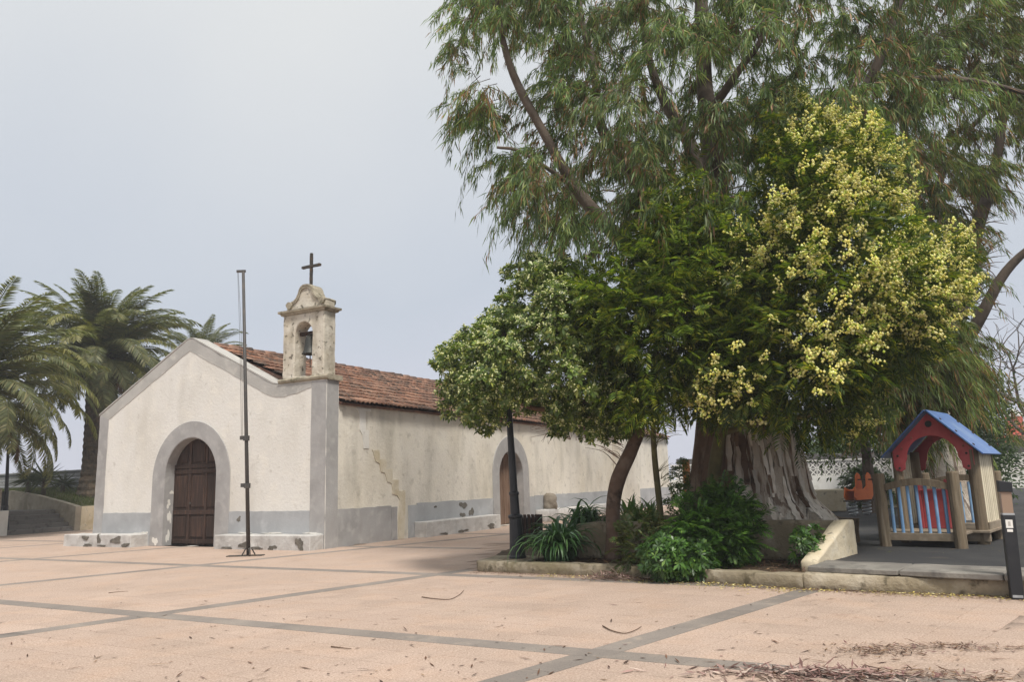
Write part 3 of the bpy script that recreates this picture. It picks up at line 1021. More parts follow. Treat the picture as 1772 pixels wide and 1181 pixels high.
MB().tube([(-0.70, TW / 2, 4.80), (-0.70, TW / 2, 4.22), (-0.69, TW / 2, 4.05)], [0.012, 0.014, 0.008], 6).build('clapper', M['iron'], belf)

# roof
RX, RZ, EX, EZ = -4.30, 4.98, 0.13, 3.20
th = math.atan2(RZ - EZ, EX - RX)
SL = math.hypot(RZ - EZ, EX - RX)
m = MB()
LX = 2 * RX - EX
m.prism([(RX, RZ - 0.02), (EX - 0.06, EZ - 0.0), (EX - 0.10, EZ - 0.05), (RX, RZ - 0.12), (LX + 0.10, EZ - 0.05), (LX + 0.06, EZ)], [], XZ, TW + 0.02, LEN + 0.1)
roof = m.build('roof', M['tile'], chapel)
roof.data.attributes.new('tint', 'FLOAT_COLOR', 'POINT').data.foreach_set('color', np.tile([0.12, 0.06, 0.045, 1], len(roof.data.vertices)).astype(np.float32))
TP, ROWS = 0.175, 12
EXPO = SL / ROWS
TILE_COL = [(0.25, 0.128, 0.085), (0.19, 0.096, 0.066), (0.31, 0.180, 0.125), (0.13, 0.076, 0.057), (0.23, 0.140, 0.102), (0.085, 0.062, 0.050), (0.27, 0.130, 0.080), (0.16, 0.098, 0.074)]


def tile_vf(tl):
    n = 8
    prof = []
    for i in range(n + 1):
        t = i / n
        prof.append((t * TP * 1.04, 0.034 * (0.5 - 0.5 * math.cos(2 * math.pi * t)) ** 0.8))
    vs, fs = [], []
    for x, dz, lip in ((0, 0.0, 0), (tl * 0.5, 0.026, 0), (tl, 0.052, 0), (tl, 0.012, 1)):
        for y, z in prof:
            vs.append((x, y, z + dz))
    for r in range(3):
        for i in range(n):
            a = r * (n + 1) + i
            fs.append((a, a + n + 1, a + n + 2, a + 1))
    return np.array(vs), np.array(fs)


tv, tf = tile_vf(EXPO * 1.12)
tile_me = [np_mesh('roof_tile', tv, tf, M['tile'], np.tile(c, (len(tv), 1)), smooth=True) for c in TILE_COL]
ncol = int((LEN - TW - 0.05) / TP)
ct, st_ = math.cos(th), math.sin(th)
rowsV, rowsF, rowsC, off = [], [], [], 0
cand = []
for c in range(ncol):
    for r in range(ROWS):
        cand.append((c, r))
cand.sort(key=lambda t: (t[0]))
for k, (c, r) in enumerate(cand):
    s0 = r * EXPO - 0.03 + random.uniform(-.012, .012)
    y = TW + 0.03 + c * TP + random.uniform(-.006, .006)
    lift = 0.025 + random.uniform(0, 0.008) + 0.02 * noise.noise(Vector((c * 0.13, r * 0.4, 0)))
    p = Vector((RX + s0 * ct + lift * st_, y, RZ - s0 * st_ + lift * ct))
    ci = min(len(TILE_COL) - 1, max(0, int(random.gauss(3.2 + 2.5 * noise.noise(Vector((c * 0.21, r * 0.5, 5))), 1.8))))
    if k < 300:
        link('roof_tile', tile_me[ci], roof, p, (random.uniform(-.02, .02), th + random.uniform(-.012, .012), random.uniform(-.02, .02)))
    else:
        q = np.stack([p.x + tv[:, 0] * ct + tv[:, 2] * st_, p.y + tv[:, 1], p.z - tv[:, 0] * st_ + tv[:, 2] * ct], 1)
        rowsV.append(q)
        rowsF.append(tf + off)
        rowsC.append(np.tile(np.array(TILE_COL[ci]) * random.uniform(.85, 1.15), (len(tv), 1)))
        off += len(tv)
for c in range(ncol):
    for r in range(ROWS):
        s0 = r * EXPO - 0.03
        q = np.stack([RX - s0 * ct - tv[:, 0] * ct, TW + 0.03 + c * TP + tv[:, 1], RZ + 0.03 - s0 * st_ - tv[:, 0] * st_ + tv[:, 2]], 1)
        rowsV.append(q)
        rowsF.append(tf[:, ::-1] + off)
        rowsC.append(np.tile(np.array(random.choice(TILE_COL)), (len(tv), 1)))
        off += len(tv)
tag(link('farther_roof_tiles', np_mesh('farther_roof_tiles', np.concatenate(rowsV), np.concatenate(rowsF), M['tile'], np.concatenate(rowsC), smooth=True), roof), kind='stuff')
m = MB()
hv = []
for i in range(9):
    a = math.pi * i / 8
    hv.append((0.13 * math.cos(a), 0.095 * math.sin(a)))
vs = [(x, 0, z) for x, z in hv] + [(x * 1.12, 0.46, z * 1.12 + 0.012) for x, z in hv] + [(x * 0.9, 0.46, z * 0.9) for x, z in hv]
fs = [(i, i + 1, i + 10, i + 9) for i in range(8)] + [(i + 9, i + 10, i + 19, i + 18) for i in range(8)]
ridge_me = [np_mesh('ridge_tile', vs, fs, M['tile'], np.tile(c, (len(vs), 1)), smooth=True) for c in TILE_COL]
for k in range(int((LEN - TW) / 0.42)):
    link('ridge_tile', random.choice(ridge_me), roof, (RX + random.uniform(-.01, .01), TW + 0.02 + k * 0.42, RZ + 0.01 + random.uniform(0, .015)), (random.uniform(-.02, .02), 0, random.uniform(-.03, .03)))

# the bare lump of stone standing on the far bench
bp = cw(0.17, 10.78, 0.36)
t = thing('boulder', bp, 'rounded brown boulder standing upright on the low bench right of the side door', 'boulder')
m = MB()
m.lathe([(0.0, 0), (0.20, 0.0), (0.23, 0.1), (0.22, 0.3), (0.19, 0.45), (0.12, 0.53), (0.0, 0.55)], (0, 0, 0), 14)
m.build('stone', surf('brown_stone', (0.26, 0.225, 0.18), [((0.17, 0.145, 0.11), 4, 0.45, 0.65, 0.8)], 0.95, (12, 0.9, 0.03)), t, smooth=True, rough=(0.1, 0.05))

# ================================================================== LEFT: steps, walls, lattice
stairs = thing('staircase', cw(-16.95, 2.65), 'flight of dark stone steps climbing to the terrace left of the chapel', 'stairs', CA)
for k in range(5):
    MB().box(-0.06 - (k + 1) * 0.30 - 0.9 * (k == 4), 0, -0.02 if k == 0 else k * 0.16 - 0.02, -k * 0.30, 2.42, (k + 1) * 0.16).build('step', M['step'], stairs, rough=(0.3, 0.012), bevel=0.015)
wing = thing('retaining_wall', cw(-16.9, 5.1), 'retaining wall sloping up beside the dark steps, with pale end face', 'wall', CA)
MB().prism([(-0.02, 0), (-0.02, 0.89), (-1.1, 1.10), (-2.8, 1.38), (-4.5, 1.57), (-4.5, 0)], [], XZ, 0.0, 0.22).build('sloping_wing', M['drabwall'], wing, rough=(0.3, 0.012))
MB().box(-0.24, 0.222, -0.02, 0.0, 14.0, 0.885).build('front_wall', M['creamconc'], wing, rough=(0.3, 0.01))
pier = thing('gate_pier', cw(-16.95, 2.2), 'pale pier at the foot of the dark steps beside the left lamp post', 'pier', CA)
MB().box(-0.2, 0.0, -0.02, 0.16, 0.42, 0.85).build('shaft', M['whitewall'], pier, bevel=0.02)
MB().box(-4.0, 0.05, 0.0, -0.2, 0.34, 1.6).build('wing', M['drabwall'], pier, bevel=0.02)
tall = thing('terrace_wall', cw(-23.0, 2.2), 'tall grey wall on the terrace behind the left lamp post', 'wall', CA)
MB().box(-6.0, 0.0, 0.75, 0.0, 0.5, 2.45).build('wall_body', M['drabwall'], tall, bevel=0.02)


def breeze_wall(name, origin, rz, label, rows, ncols, s, z0, base_h, mat, kindpat, cap=0.06, parapet=True, solid=()):
    t = thing(name, origin, label, 'wall', rz)
    L = ncols * s
    MB().box(0, 0, -0.1, L, 0.22, base_h).build('wall_base', mat, t)
    m = MB()
    h = s / 2
    b = 0.12 * s
    if kindpat == 'flower':
        outer = [(b * 0.2, 0.01), (s - b * 0.2, 0.01), (s - b * 0.2, s - 0.01), (b * 0.2, s - 0.01)]
        holes = []
        for k in range(4):
            a = k * math.pi / 2
            ca, sa = math.cos(a), math.sin(a)
            tri = [(-0.30 * s, 0.40 * s), (0.30 * s, 0.40 * s), (0.0, 0.10 * s)]
            holes.append([(h + x * ca - y * sa, h + x * sa + y * ca) for x, y in tri])
    else:
        outer = [(0.005, 0.005), (s - 0.005, 0.005), (s - 0.005, s - 0.005), (0.005, s - 0.005)]
        holes = []
        for i in range(2):
            for j in range(2):
                cx, cy, q = s * (0.25 + 0.5 * i), s * (0.25 + 0.5 * j), 0.17 * s
                holes.append([(cx - q, cy), (cx, cy - q), (cx + q, cy), (cx, cy + q)])
    m.prism(outer, holes, XZ, 0.05, 0.17)
    o = m.build('lattice_block', mat, t)
    me = o.data
    bpy.data.objects.remove(o)
    for c in range(ncols):
        for r in range(rows):
            link('lattice_block', me, t, (c * s, 0, base_h + r * s))
    MB().box(0, -0.01, base_h + rows * s, L, 0.23, base_h + rows * s + cap).build('coping', mat, t)
    return t


breeze_wall('lattice_wall', cw(-29.5, 8.2, 0.0), CA, 'grey pierced-block parapet under the palms on the left terrace', 3, 30, 0.28, 0, 1.52, M['lattice'], 'diamond')

# ================================================================== FLAGPOLE
fb = gp(430, 963)
ft = aty(421, 470, fb.y)
t = thing('flagpole', fb, 'slim dark steel flagpole with a rope in front of the chapel facade', 'flagpole')
d = ft - fb
pole = MB().tube([Vector((0, 0, 0.02)), d * 0.5, d], [0.041, 0.037, 0.031], 12).build('pole', M['polegrey'], t, smooth=True)
m = MB()
m.box(-0.42, -0.10, 0.0, 0.30, 0.10, 0.018)
m.build('base_plate', M['iron'], t, bevel=0.004)
for k in range(4):
    a = k * math.pi / 2 + 0.5
    MB().tube([(0.13 * math.cos(a), 0.13 * math.sin(a), 0.015), (0.05 * math.cos(a), 0.05 * math.sin(a), 0.16)], [0.014, 0.014], 6).build('brace', M['iron'], t)
for fr_ in (0.235, 0.398):
    q = d * fr_
    m = MB()
    m.tube([q + Vector((0, 0, -0.05)), q + Vector((0, 0, 0.05))], [0.068, 0.068], 10)
    m.box(q.x - 0.13, q.y - 0.02, q.z - 0.03, q.x - 0.05, q.y + 0.02, q.z + 0.05)
    m.build('cleat', M['polegrey'], t)
m = MB()
m.box(d.x - 0.14, d.y - 0.02, d.z - 0.02, d.x + 0.05, d.y + 0.02, d.z + 0.03)
m.build('pulley_arm', M['polegrey'], t)
q = d * 0.398
MB().tube(spline([d + Vector((-0.12, 0, 0)), d * 0.75 + Vector((-0.10, 0, 0)), q + Vector((-0.10, 0, 0))], 6), 0.0035, 5).build('rope', M['iron'], t)
MB().tube(spline([d + Vector((-0.10, -0.02, 0)), d * 0.75 + Vector((-0.06, -0.02, 0)), q + Vector((-0.07, -0.02, 0))], 6), 0.0035, 5).build('rope', M['iron'], t)


# ================================================================== LAMP POSTS
def lamp(loc, top, label, sc=1.0):
    t = thing('street_lamp', loc, label, 'street lamp', group='cast-iron street lamps')
    d = Vector(top) - Vector(loc)
    h = d.length
    ax = d.normalized()

    def P(z):
        return ax * z
    prof = [(0.0, 0.135), (0.03, 0.135), (0.05, 0.122), (0.60, 0.095), (0.62, 0.115), (0.65, 0.115), (0.67, 0.075), (0.95, 0.070), (0.97, 0.080), (1.0, 0.080), (1.02, 0.062), (h - 0.45, 0.036)]
    MB().tube([P(z) for z, _ in prof[:7]], [r * sc for _, r in prof[:7]], 14).build('base', M['black'], t, smooth=False, bevel=0.0)
    MB().tube([P(z) for z, _ in prof[6:]], [r * sc for _, r in prof[6:]], 12).build('pole', M['black'], t)
    q = P(h - 0.45)
    m = MB()
    m.lathe([(0.03, 0.0), (0.10, 0.03), (0.12, 0.06)], q, 6)
    m.build('lantern_cup', M['black'], t)
    m = MB()
    for k in range(6):
        a = 2 * math.pi * (k + .5) / 6
        m.tube([q + Vector((0.12 * math.cos(a), 0.12 * math.sin(a), 0.06)), q + Vector((0.19 * math.cos(a), 0.19 * math.sin(a), 0.36))], 0.012, 5)
    m.build('lantern_frame', M['black'], t)
    MB().lathe([(0.105, 0.065), (0.17, 0.355)], q, 6).build('lantern_glass', M['glass'], t)
    MB().lathe([(0.22, 0.36), (0.22, 0.385), (0.12, 0.48), (0.06, 0.52), (0.05, 0.56), (0.02, 0.60), (0.035, 0.63), (0.0, 0.66)], q, 6).build('lantern_roof', M['black'], t)
    return t


lb = gp(896, 967, 0.14)
lamp(lb, aty(872, 560, lb.y + 0.05), 'black street lamp rising through the pale-flowered round tree')
lb2 = gp(8, 927, 0.0)
lamp(lb2, aty(16, 735, lb2.y), 'black street lamp at the far left beside the dark steps', 1.1)

# ================================================================== KERB, PLANTER, SLABS
kerb = thing('kerb', (KERB[0][0], KERB[0][1], 0), 'low weathered concrete kerb edging the planting bed and playground', 'kerb')


def strip_prism(pts, width, z0, z1):
    """a low wall along a polyline; pts = front edge, body lies to the left of travel"""
    m = MB()
    fr, bk = [], []
    for i, p in enumerate(pts):
        a = Vector(pts[max(i - 1, 0)])
        b = Vector(pts[min(i + 1, len(pts) - 1)])
        d = (b - a).normalized()
        nrm = Vector((-d.y, d.x))
        fr.append((p[0], p[1]))
        bk.append((p[0] + nrm.x * width, p[1] + nrm.y * width))
    m.prism(fr + list(reversed(bk)), [], XY, z0, z1)
    return m


k0 = Vector(KERB[0])
KR = [(p[0] - k0.x, p[1] - k0.y) for p in KERB]
strip_prism(KR[:3], 0.20, -0.03, 0.15).build('kerb_stone', M['concrete'], kerb, rough=(0.10, 0.016), bevel=0.015, smooth=True)
ks = [KR[2], KR[3], KR[4]]
strip_prism([(ks[0][0] + 0.004, ks[0][1] - 0.003), ks[1], ks[2]], 0.22, -0.03, 0.165).build('kerb_stone', M['kerbconc'], kerb, rough=(0.10, 0.016), bevel=0.015, smooth=True)
# lamp plinth slab behind the kerb's end
MB().prism([(-0.02, 0.16), (0.75, -0.10), (1.1, 0.55), (0.25, 1.0)], [], XY, 0.0, 0.142).build('kerb_stone', M['concrete'], kerb, rough=(0.2, 0.01), bevel=0.01)

coping = thing('stone_step', (3.3, 9.35, 0.166), 'broad grey stone step slabs lying along the front of the playground', 'step')
dA = (Vector((4.86, 8.12)) - Vector((3.30, 9.35))).normalized()
dB = Vector((-dA.y, dA.x))
for k in range(5):
    a = dA * (k * 0.98 + 0.02)
    b = dA * ((k + 1) * 0.98 + 0.01)
    wd = 0.80 + random.uniform(-.03, .03)
    q = [a + dB * 0.06, b + dB * 0.06, b + dB * wd, a + dB * wd]
    MB().prism([(p.x, p.y) for p in q], [], XY, 0.002, 0.066).build('slab', M['slate'], coping, rough=(0.15, 0.010), bevel=0.010)

planter = thing('planter_wall', (0.92, 12.29, 0.1), 'mossy concrete planter wall around the giant tree trunk', 'planter')
pf = [Vector((0, 0)), Vector((1.7, -0.50)), Vector((3.47, -1.25))]
strip_prism([tuple(p) for p in pf], 0.18, 0.0, 0.55).build('front_wall', M['concrete'], planter, rough=(0.12, 0.018), bevel=0.02, smooth=True)
strip_prism([(0.35, 4.2), (-0.004, 0.19)], 0.18, 0.0, 0.53).build('side_wall', M['concrete'], planter, rough=(0.2, 0.018), bevel=0.02, smooth=True)
wf = Vector((3.47, -1.27))
wv = (Vector((3.42, 9.86)) - Vector((4.39, 11.0))).normalized()
wn = Vector((-wv.y, wv.x))


def WP(a, b, t_):
    q = wf + wv * a + wn * t_
    return (q.x, q.y, b)


MB().prism([(-0.16, -0.02), (1.42, -0.02), (1.42, 0.14), (0.12, 0.56), (-0.16, 0.56)], [], WP, 0.0, 0.20).build('sloping_wing', M['creamconc'], planter, rough=(0.12, 0.012), bevel=0.02, smooth=True)
m = MB()
m.prism([(0.1, 0.1), (1.7, -0.36), (3.4, -1.08), (4.6, 0.6), (4.3, 3.6), (0.5, 4.0)], [], XY, 0.0, 0.46)
m.build('soil_fill', M['soil'], planter, rough=(0.3, 0.05))

# ================================================================== LITTER BIN
bb = gp(917, 956, 0.0)
t = thing('litter_bin', bb, 'dark slatted litter bin half hidden behind the lamp post base', 'bin')
MB().lathe([(0.02, 0.06), (0.20, 0.06), (0.215, 0.64), (0.02, 0.64)], (0, 0, 0), 18).build('liner', M['black'], t)
for k in range(20):
    a = 2 * math.pi * k / 20
    MB().box(-0.012, -0.028, 0.05, 0.012, 0.028, 0.68).build('slat', M['oldwood'], t, bevel=0.004, loc=(0.245 * math.cos(a), 0.245 * math.sin(a), 0), rot=(0, 0, a))
MB().lathe([(0.03, 0), (0.12, 0.0), (0.12, 0.02), (0.03, 0.06)], (0, 0, 0), 14).build('foot', M['iron'], t)

# ================================================================== BOLLARD LIGHT
b0 = gp(1760, 1038)
b1 = aty(1737, 832, b0.y)
t = thing('bollard_light', b0, 'square black bollard light leaning at the right edge of the plaza', 'bollard')
d = (b1 - b0)
hB = d.length
t.rotation_euler = (0, math.atan2(d.x, d.z), 0)
bz = R(-20)
o = MB().box(-0.056, -0.05, 0, 0.056, 0.05, hB * 0.705).build('shaft', M['black'], t, bevel=0.006, rot=(0, 0, bz))
MB().box(-0.053, -0.047, hB * 0.705, 0.053, 0.047, hB * 0.72).build('collar', M['spring'], t, rot=(0, 0, bz))
MB().box(-0.047, -0.040, hB * 0.72, 0.047, 0.040, hB * 0.90).build('diffuser', M['glass'], t, rot=(0, 0, bz))
MB().prism([(-0.06, hB * 0.90), (0.06, hB * 0.90), (0.06, hB * 0.985), (-0.06, hB)], [], XZ, -0.055, 0.055).build('cap', M['black'], t, bevel=0.006, rot=(0, 0, bz))
st_o = MB().box(-0.036, -0.0535, hB * 0.595, 0.026, -0.051, hB * 0.665).build('sticker', M['sticker'], t, rot=(0, 0, bz))
MB().box(-0.030, -0.0535, hB * 0.562, 0.020, -0.051, hB * 0.585).build('sticker', M['sticker'], t, rot=(0, 0, bz))
MB().box(-0.016, -0.0545, hB * 0.612, 0.006, -0.0536, hB * 0.650).build('sticker_symbol', surf('faded_print', (0.45, 0.43, 0.40), [], 0.7), st_o)
MB().box(-0.045, -0.0535, 0.020, 0.045, -0.051, 0.045).build('sticker', M['spring'], t, rot=(0, 0, bz))

# ================================================================== PLAYHOUSE
PA = R(-41)
ph = thing('playhouse', (5.47, 11.95, 0.195), 'wooden playground house with blue roof, red gable and blue balusters', 'playhouse', PA)
y0, dp, xc, hw, ze, zp = 0.70, 1.30, 0.60, 0.70, 1.30, 2.00


def post(x, y, h, r=0.085, z0=-0.05):
    prof = [z0, h * 0.5, h - 0.02, h]
    MB().tube([(x, y, z) for z in prof], [r, r * 0.99, r * 0.98, r * 0.86], 14).build('post', M['post'], ph, smooth=False)


post(0, 0, 1.07)
post(1.0, 0, 1.07)
pxl, pxr = xc - 0.53, xc + 0.53
post(pxl, y0 + 0.10, 1.40, 0.075)
post(pxr, y0 + 0.10, 1.40, 0.085)
post(pxl, y0 + dp - 0.15, 1.40, 0.075)
post(pxr, y0 + dp - 0.15, 1.40, 0.075)
post(0.02, y0 + dp + 0.55, 1.05, 0.075)
post(1.1, y0 + dp + 0.55, 1.05, 0.075)
for k in range(17):
    ya = 0.05 + k * 0.145
    MB().box(-0.02 if ya < 0.6 else -0.10, ya, 0.17, 1.04 if ya < 0.6 else 1.26, ya + 0.135, 0.205).build('deck_plank', M['deck'], ph, bevel=0.004)
for ya in (-0.03, 0.72, y0 + dp + 0.02):
    MB().box(-0.02, ya, 0.09 if ya < 0 else 0.04, 1.02 if ya < 0 else 1.24, ya + 0.06, 0.20 if ya < 0 else 0.168).build('deck_beam', M['deck'], ph, bevel=0.006)


def arched_rail(x0, x1, y, z, rise, h=0.10, dpth=0.06):
    n = 14
    lo = [(x0 + (x1 - x0) * i / n, z + rise * math.sin(math.pi * i / n)) for i in range(n + 1)]
    hi = [(a, b + h) for a, b in reversed(lo)]
    MB().prism(lo + hi, [], XZ, y - dpth / 2, y + dpth / 2).build('handrail', M['post'], ph, bevel=0.008)


arched_rail(0.05, 0.95, -0.01, 0.80, 0.085)
arched_rail(0.06, 1.06, y0 + dp + 0.55, 0.82, 0.085)
for k in range(7):
    xa = 0.14 + k * 0.120
    MB().tube([(xa, 0.01, 0.19), (xa, 0.01, 0.83 + 0.08 * math.sin(math.pi * xa))], 0.024, 10).build('baluster', M['blueslat'], ph)
for k in range(7):
    xa = 0.14 + k * 0.135
    MB().tube([(xa, y0 + dp + 0.55, 0.19), (xa, y0 + dp + 0.55, 0.88)], 0.024, 10).build('baluster', M['blueslat'], ph)
for xs_ in (pxl - 0.06, pxr + 0.06):
    for k in range(7):
        ya = y0 + 0.20 + k * 0.128
        MB().box(xs_ - 0.012, ya, 0.24, xs_ + 0.012, ya + 0.074, 1.36).build('side_slat', M['cream'], ph, bevel=0.006)
    MB().box(xs_ + 0.013 * (1 if xs_ > 0.5 else -3), y0 + 0.15, 0.20, xs_ + 0.013 * (1 if xs_ > 0.5 else -3) + 0.026, y0 + dp - 0.15, 0.31).build('side_rail', M['deck'], ph, bevel=0.006)
for yb in (y0 + 0.02, y0 + dp - 0.075):
    hwg, n = hw - 0.14, 20
    slope = (zp - ze) / hw
    ztop = lambda x: zp - 0.035 - slope * abs(x - xc)
    arc = [(xc + 0.36 * math.cos(math.pi * i / n), 1.28 + 0.34 * math.sin(math.pi * i / n)) for i in range(n + 1)]
    shp = [(xc - hwg, ztop(xc - hwg)), (xc - hwg, 1.16), (xc - hwg + 0.03, 1.10), (xc - hwg + 0.10, 1.085), (xc - hwg + 0.16, 1.12), (xc - hwg + 0.17, 1.22)]
    shp += list(reversed(arc))
    shp += [(xc + hwg - 0.17, 1.22), (xc + hwg - 0.16, 1.12), (xc + hwg - 0.10, 1.085), (xc + hwg - 0.03, 1.10), (xc + hwg, 1.16), (xc + hwg, ztop(xc + hwg)), (xc, ztop(xc))]
    hole = [(xc + 0.052 * math.cos(2 * math.pi * i / 16), 1.80 + 0.052 * math.sin(2 * math.pi * i / 16)) for i in range(16)]
    gp_o = MB().prism(shp, [hole], XZ, yb, yb + 0.025).build('gable_panel', M['red'], ph, bevel=0.003)
    if yb < 1:
        for bx, bz_ in ((xc - hwg + 0.07, 1.33), (xc - hwg + 0.08, 1.14), (xc + hwg - 0.09, 1.33), (xc + hwg - 0.08, 1.14), (xc - 0.26, 1.60), (xc + 0.30, 1.60), (xc - 0.42, 1.44), (xc + 0.44, 1.44)):
            MB().lathe([(0.0, 0), (0.018, 0), (0.014, 0.014), (0.0, 0.016)], (0, 0, 0), 10).build('bolt', M['boltm'] if bz_ > 1.35 else M['iron'], gp_o, loc=(bx, yb, bz_), rot=(R(90), 0, 0))
# added black disc stands in for the shade seen through the round hole
MB().lathe([(0.0, 0), (0.075, 0.0), (0.075, 0.02), (0.0, 0.02)], (0, 0, 0), 16).build('hole_shade_disc', M['black'], ph, loc=(xc, y0 + 0.07, 1.80), rot=(R(90), 0, 0))
L_ = math.hypot(hw, zp - ze)
for sx in (-1, 1):
    a = (xc + sx * 0.004, zp)
    e_ = (xc + sx * hw, ze)
    nx, nz = sx * (zp - ze) / L_, hw / L_
    m = MB()
    m.prism([a, e_, (e_[0] + nx * 0.022, e_[1] + nz * 0.022), (a[0] + nx * 0.022, a[1] + nz * 0.022)], [], XZ, y0 - 0.10, y0 + dp)
    rp = m.build('roof_panel', M['blue'], ph, bevel=0.004)
    for q in (0.22, 0.5, 0.80):
        for yy in (y0 + 0.03, y0 + dp - 0.12):
            MB().lathe([(0.0, 0), (0.022, 0), (0.018, 0.014), (0.0, 0.018)], (0, 0, 0), 10).build('bolt', M['iron'], rp, loc=(a[0] + (e_[0] - a[0]) * q + nx * 0.021, yy, a[1] + (e_[1] - a[1]) * q + nz * 0.021), rot=(0, sx * math.atan2(zp - ze, hw), 0))
bxp = MB().box(0.34, y0 + 0.22, 0.21, 0.66, y0 + 0.245, 0.78).build('counter_panel', M['red'], ph, bevel=0.004)
MB().box(0.30, y0 + 0.16, 0.78, 0.70, y0 + 0.40, 0.805).build('counter_top', M['red'], ph, bevel=0.004)
for xx in (0.30, 0.68):
    MB().box(xx, y0 + 0.18, 0.21, xx + 0.035, y0 + 0.36, 0.95).build('counter_side', M['red'], ph, bevel=0.004)

# ================================================================== SPRING RIDER
rb = gp(1490, 893, 0.195)
t = thing('spring_rider', rb, 'orange spring rider beyond the planter on the playground', 'spring rider', R(35))
prof = [(-0.42, 0.48), (-0.36, 0.40), (0.30, 0.40), (0.40, 0.50), (0.42, 0.78), (0.36, 1.02), (0.26, 1.08), (0.17, 1.0), (0.14, 0.74), (0.0, 0.66), (-0.22, 0.66), (-0.36, 0.72)]
for sy in (-0.16, 0.13):
    MB().prism(prof, [], XZ, sy, sy + 0.035).build('side_panel', M['orange'], t, bevel=0.006)
MB().box(-0.30, -0.125, 0.62, 0.05, 0.13, 0.655).build('seat', M['orange'], t, bevel=0.008)
MB().box(-0.5, -0.14, 0.36, 0.45, 0.14, 0.395).build('footboard', M['iron'], t, bevel=0.005)
MB().tube([(0.24, -0.30, 0.90), (0.24, 0.30, 0.90)], 0.016, 8).build('handle_bar', M['iron'], t)
for sx in (-0.32, 0.30):
    hel = [(sx + 0.10 * math.cos(a), 0.10 * math.sin(a), 0.02 + 0.33 * a / (2 * math.pi * 4)) for a in np.linspace(0, 2 * math.pi * 4, 60)]
    MB().tube(hel, 0.019, 6).build('spring', M['spring'], t)

# ================================================================== BACK OF THE PLAYGROUND
wa, wb = gp(1180, 855, 0.1), gp(1760, 846, 0.1)
wa, wb = Vector((9.5, 48.5, 0.1)), Vector((27.5, 41.6, 0.1))
wd_ = (wb - wa)
breeze_wall('boundary_wall', wa, math.atan2(wd_.y, wd_.x), 'long white boundary wall with a row of pierced flower blocks behind the playground', 2, 52, 0.42, 0, 1.02, M['whitewall'], 'flower', 0.08)
pr = thing('wall_pier', Vector((20.7, 43.2, 0.1)), 'tall white pier in front of the pierced wall left of the playhouse', 'pier', math.atan2(wd_.y, wd_.x))
MB().box(-0.1, 0, -0.1, 1.3, 0.5, 2.45).build('shaft', M['whitewall'], pr, bevel=0.02)
rub = thing('rubble_wall', wa + Vector((1.0, 3.0, 0)), 'dark rubble stone wall rising behind the white pierced wall', 'wall', math.atan2(wd_.y, wd_.x))
MB().box(0, 0, -0.1, 32, 0.6, 2.35).build('wall_body', M['wallstone'], rub, rough=(0.8, 0.10))
for (u, v, Y, wdt, h, lab) in ((1432, 886, 23.2, 1.0, 0.62, 'pale concrete block beside the giant trunk on the playground'), (1523, 872, 24.5, 1.2, 0.62, 'pale concrete planter box right of the orange spring rider')):
    p = aty(u, v, Y)
    p.z = 0.19
    c = thing('concrete_block', p, lab, 'block', R(-20))
    MB().box(-wdt / 2, -0.3, 0, wdt / 2, 0.5, h).build('block_body', M['creamconc'], c, rough=(0.3, 0.015), bevel=0.02)
# small white house and red house beyond
rh = thing('red_house', aty(1775, 780, 75), 'hazy red house with a small white-capped chimney far behind the playground', 'house', R(-30))
zb = -rh.location.z - 0.3
MB().box(-2.2, 0, zb, 12, 8, 1.35).build('wall', M['redhouse'], rh)
MB().box(-2.4, -0.2, 1.352, 12.2, 8.2, 1.6).build('parapet', M['redhouse'], rh)
ch = MB().box(-1.3, 1.0, 1.6, 0.2, 2.4, 3.3).build('chimney', M['redhouse'], rh)
MB().lathe([(0.6, 3.3), (0.9, 3.32), (0.9, 3.5), (0.4, 3.9), (0.0, 4.2)], (-0.55, 1.7, 0), 10).build('chimney_cap', M['whitewall'], ch)
for xx in (1.2, 5.0):
    wn_ = MB().box(xx, -0.04, -1.1, xx + 0.9, 0.02, 0.3).build('window', M['black'], rh)
    MB().box(xx - 0.12, -0.08, -1.25, xx + 1.02, 0.0, -1.1).build('sill', M['whitewall'], wn_)
ppost = aty(1190, 850, 17.5)
t = thing('timber_post', (ppost.x, ppost.y, 0.1), 'orange-brown timber post just left of the giant trunk', 'post')
MB().box(-0.07, -0.07, -0.1, 0.07, 0.07, aty(1190, 797, 17.5).z - 0.1).build('shaft', surf('orange_timber', (0.42, 0.17, 0.06), [], 0.8), t, bevel=0.01)
#--TREES--
# ================================================================== TREES
def plant(name, base, label, cat, group=None):
    return thing(name, base, label, cat, group=group)


def leafmesh(name, vf, base, mat, parent):
    V, F, C = vf
    V = V - np.array(tuple(base))[None, :]
    return link(name, np_mesh(name, V, F, mat, np.clip(C, 0, 1)), parent)


def rand_dirs(n):
    return unit(RNG.normal(size=(n, 3)))


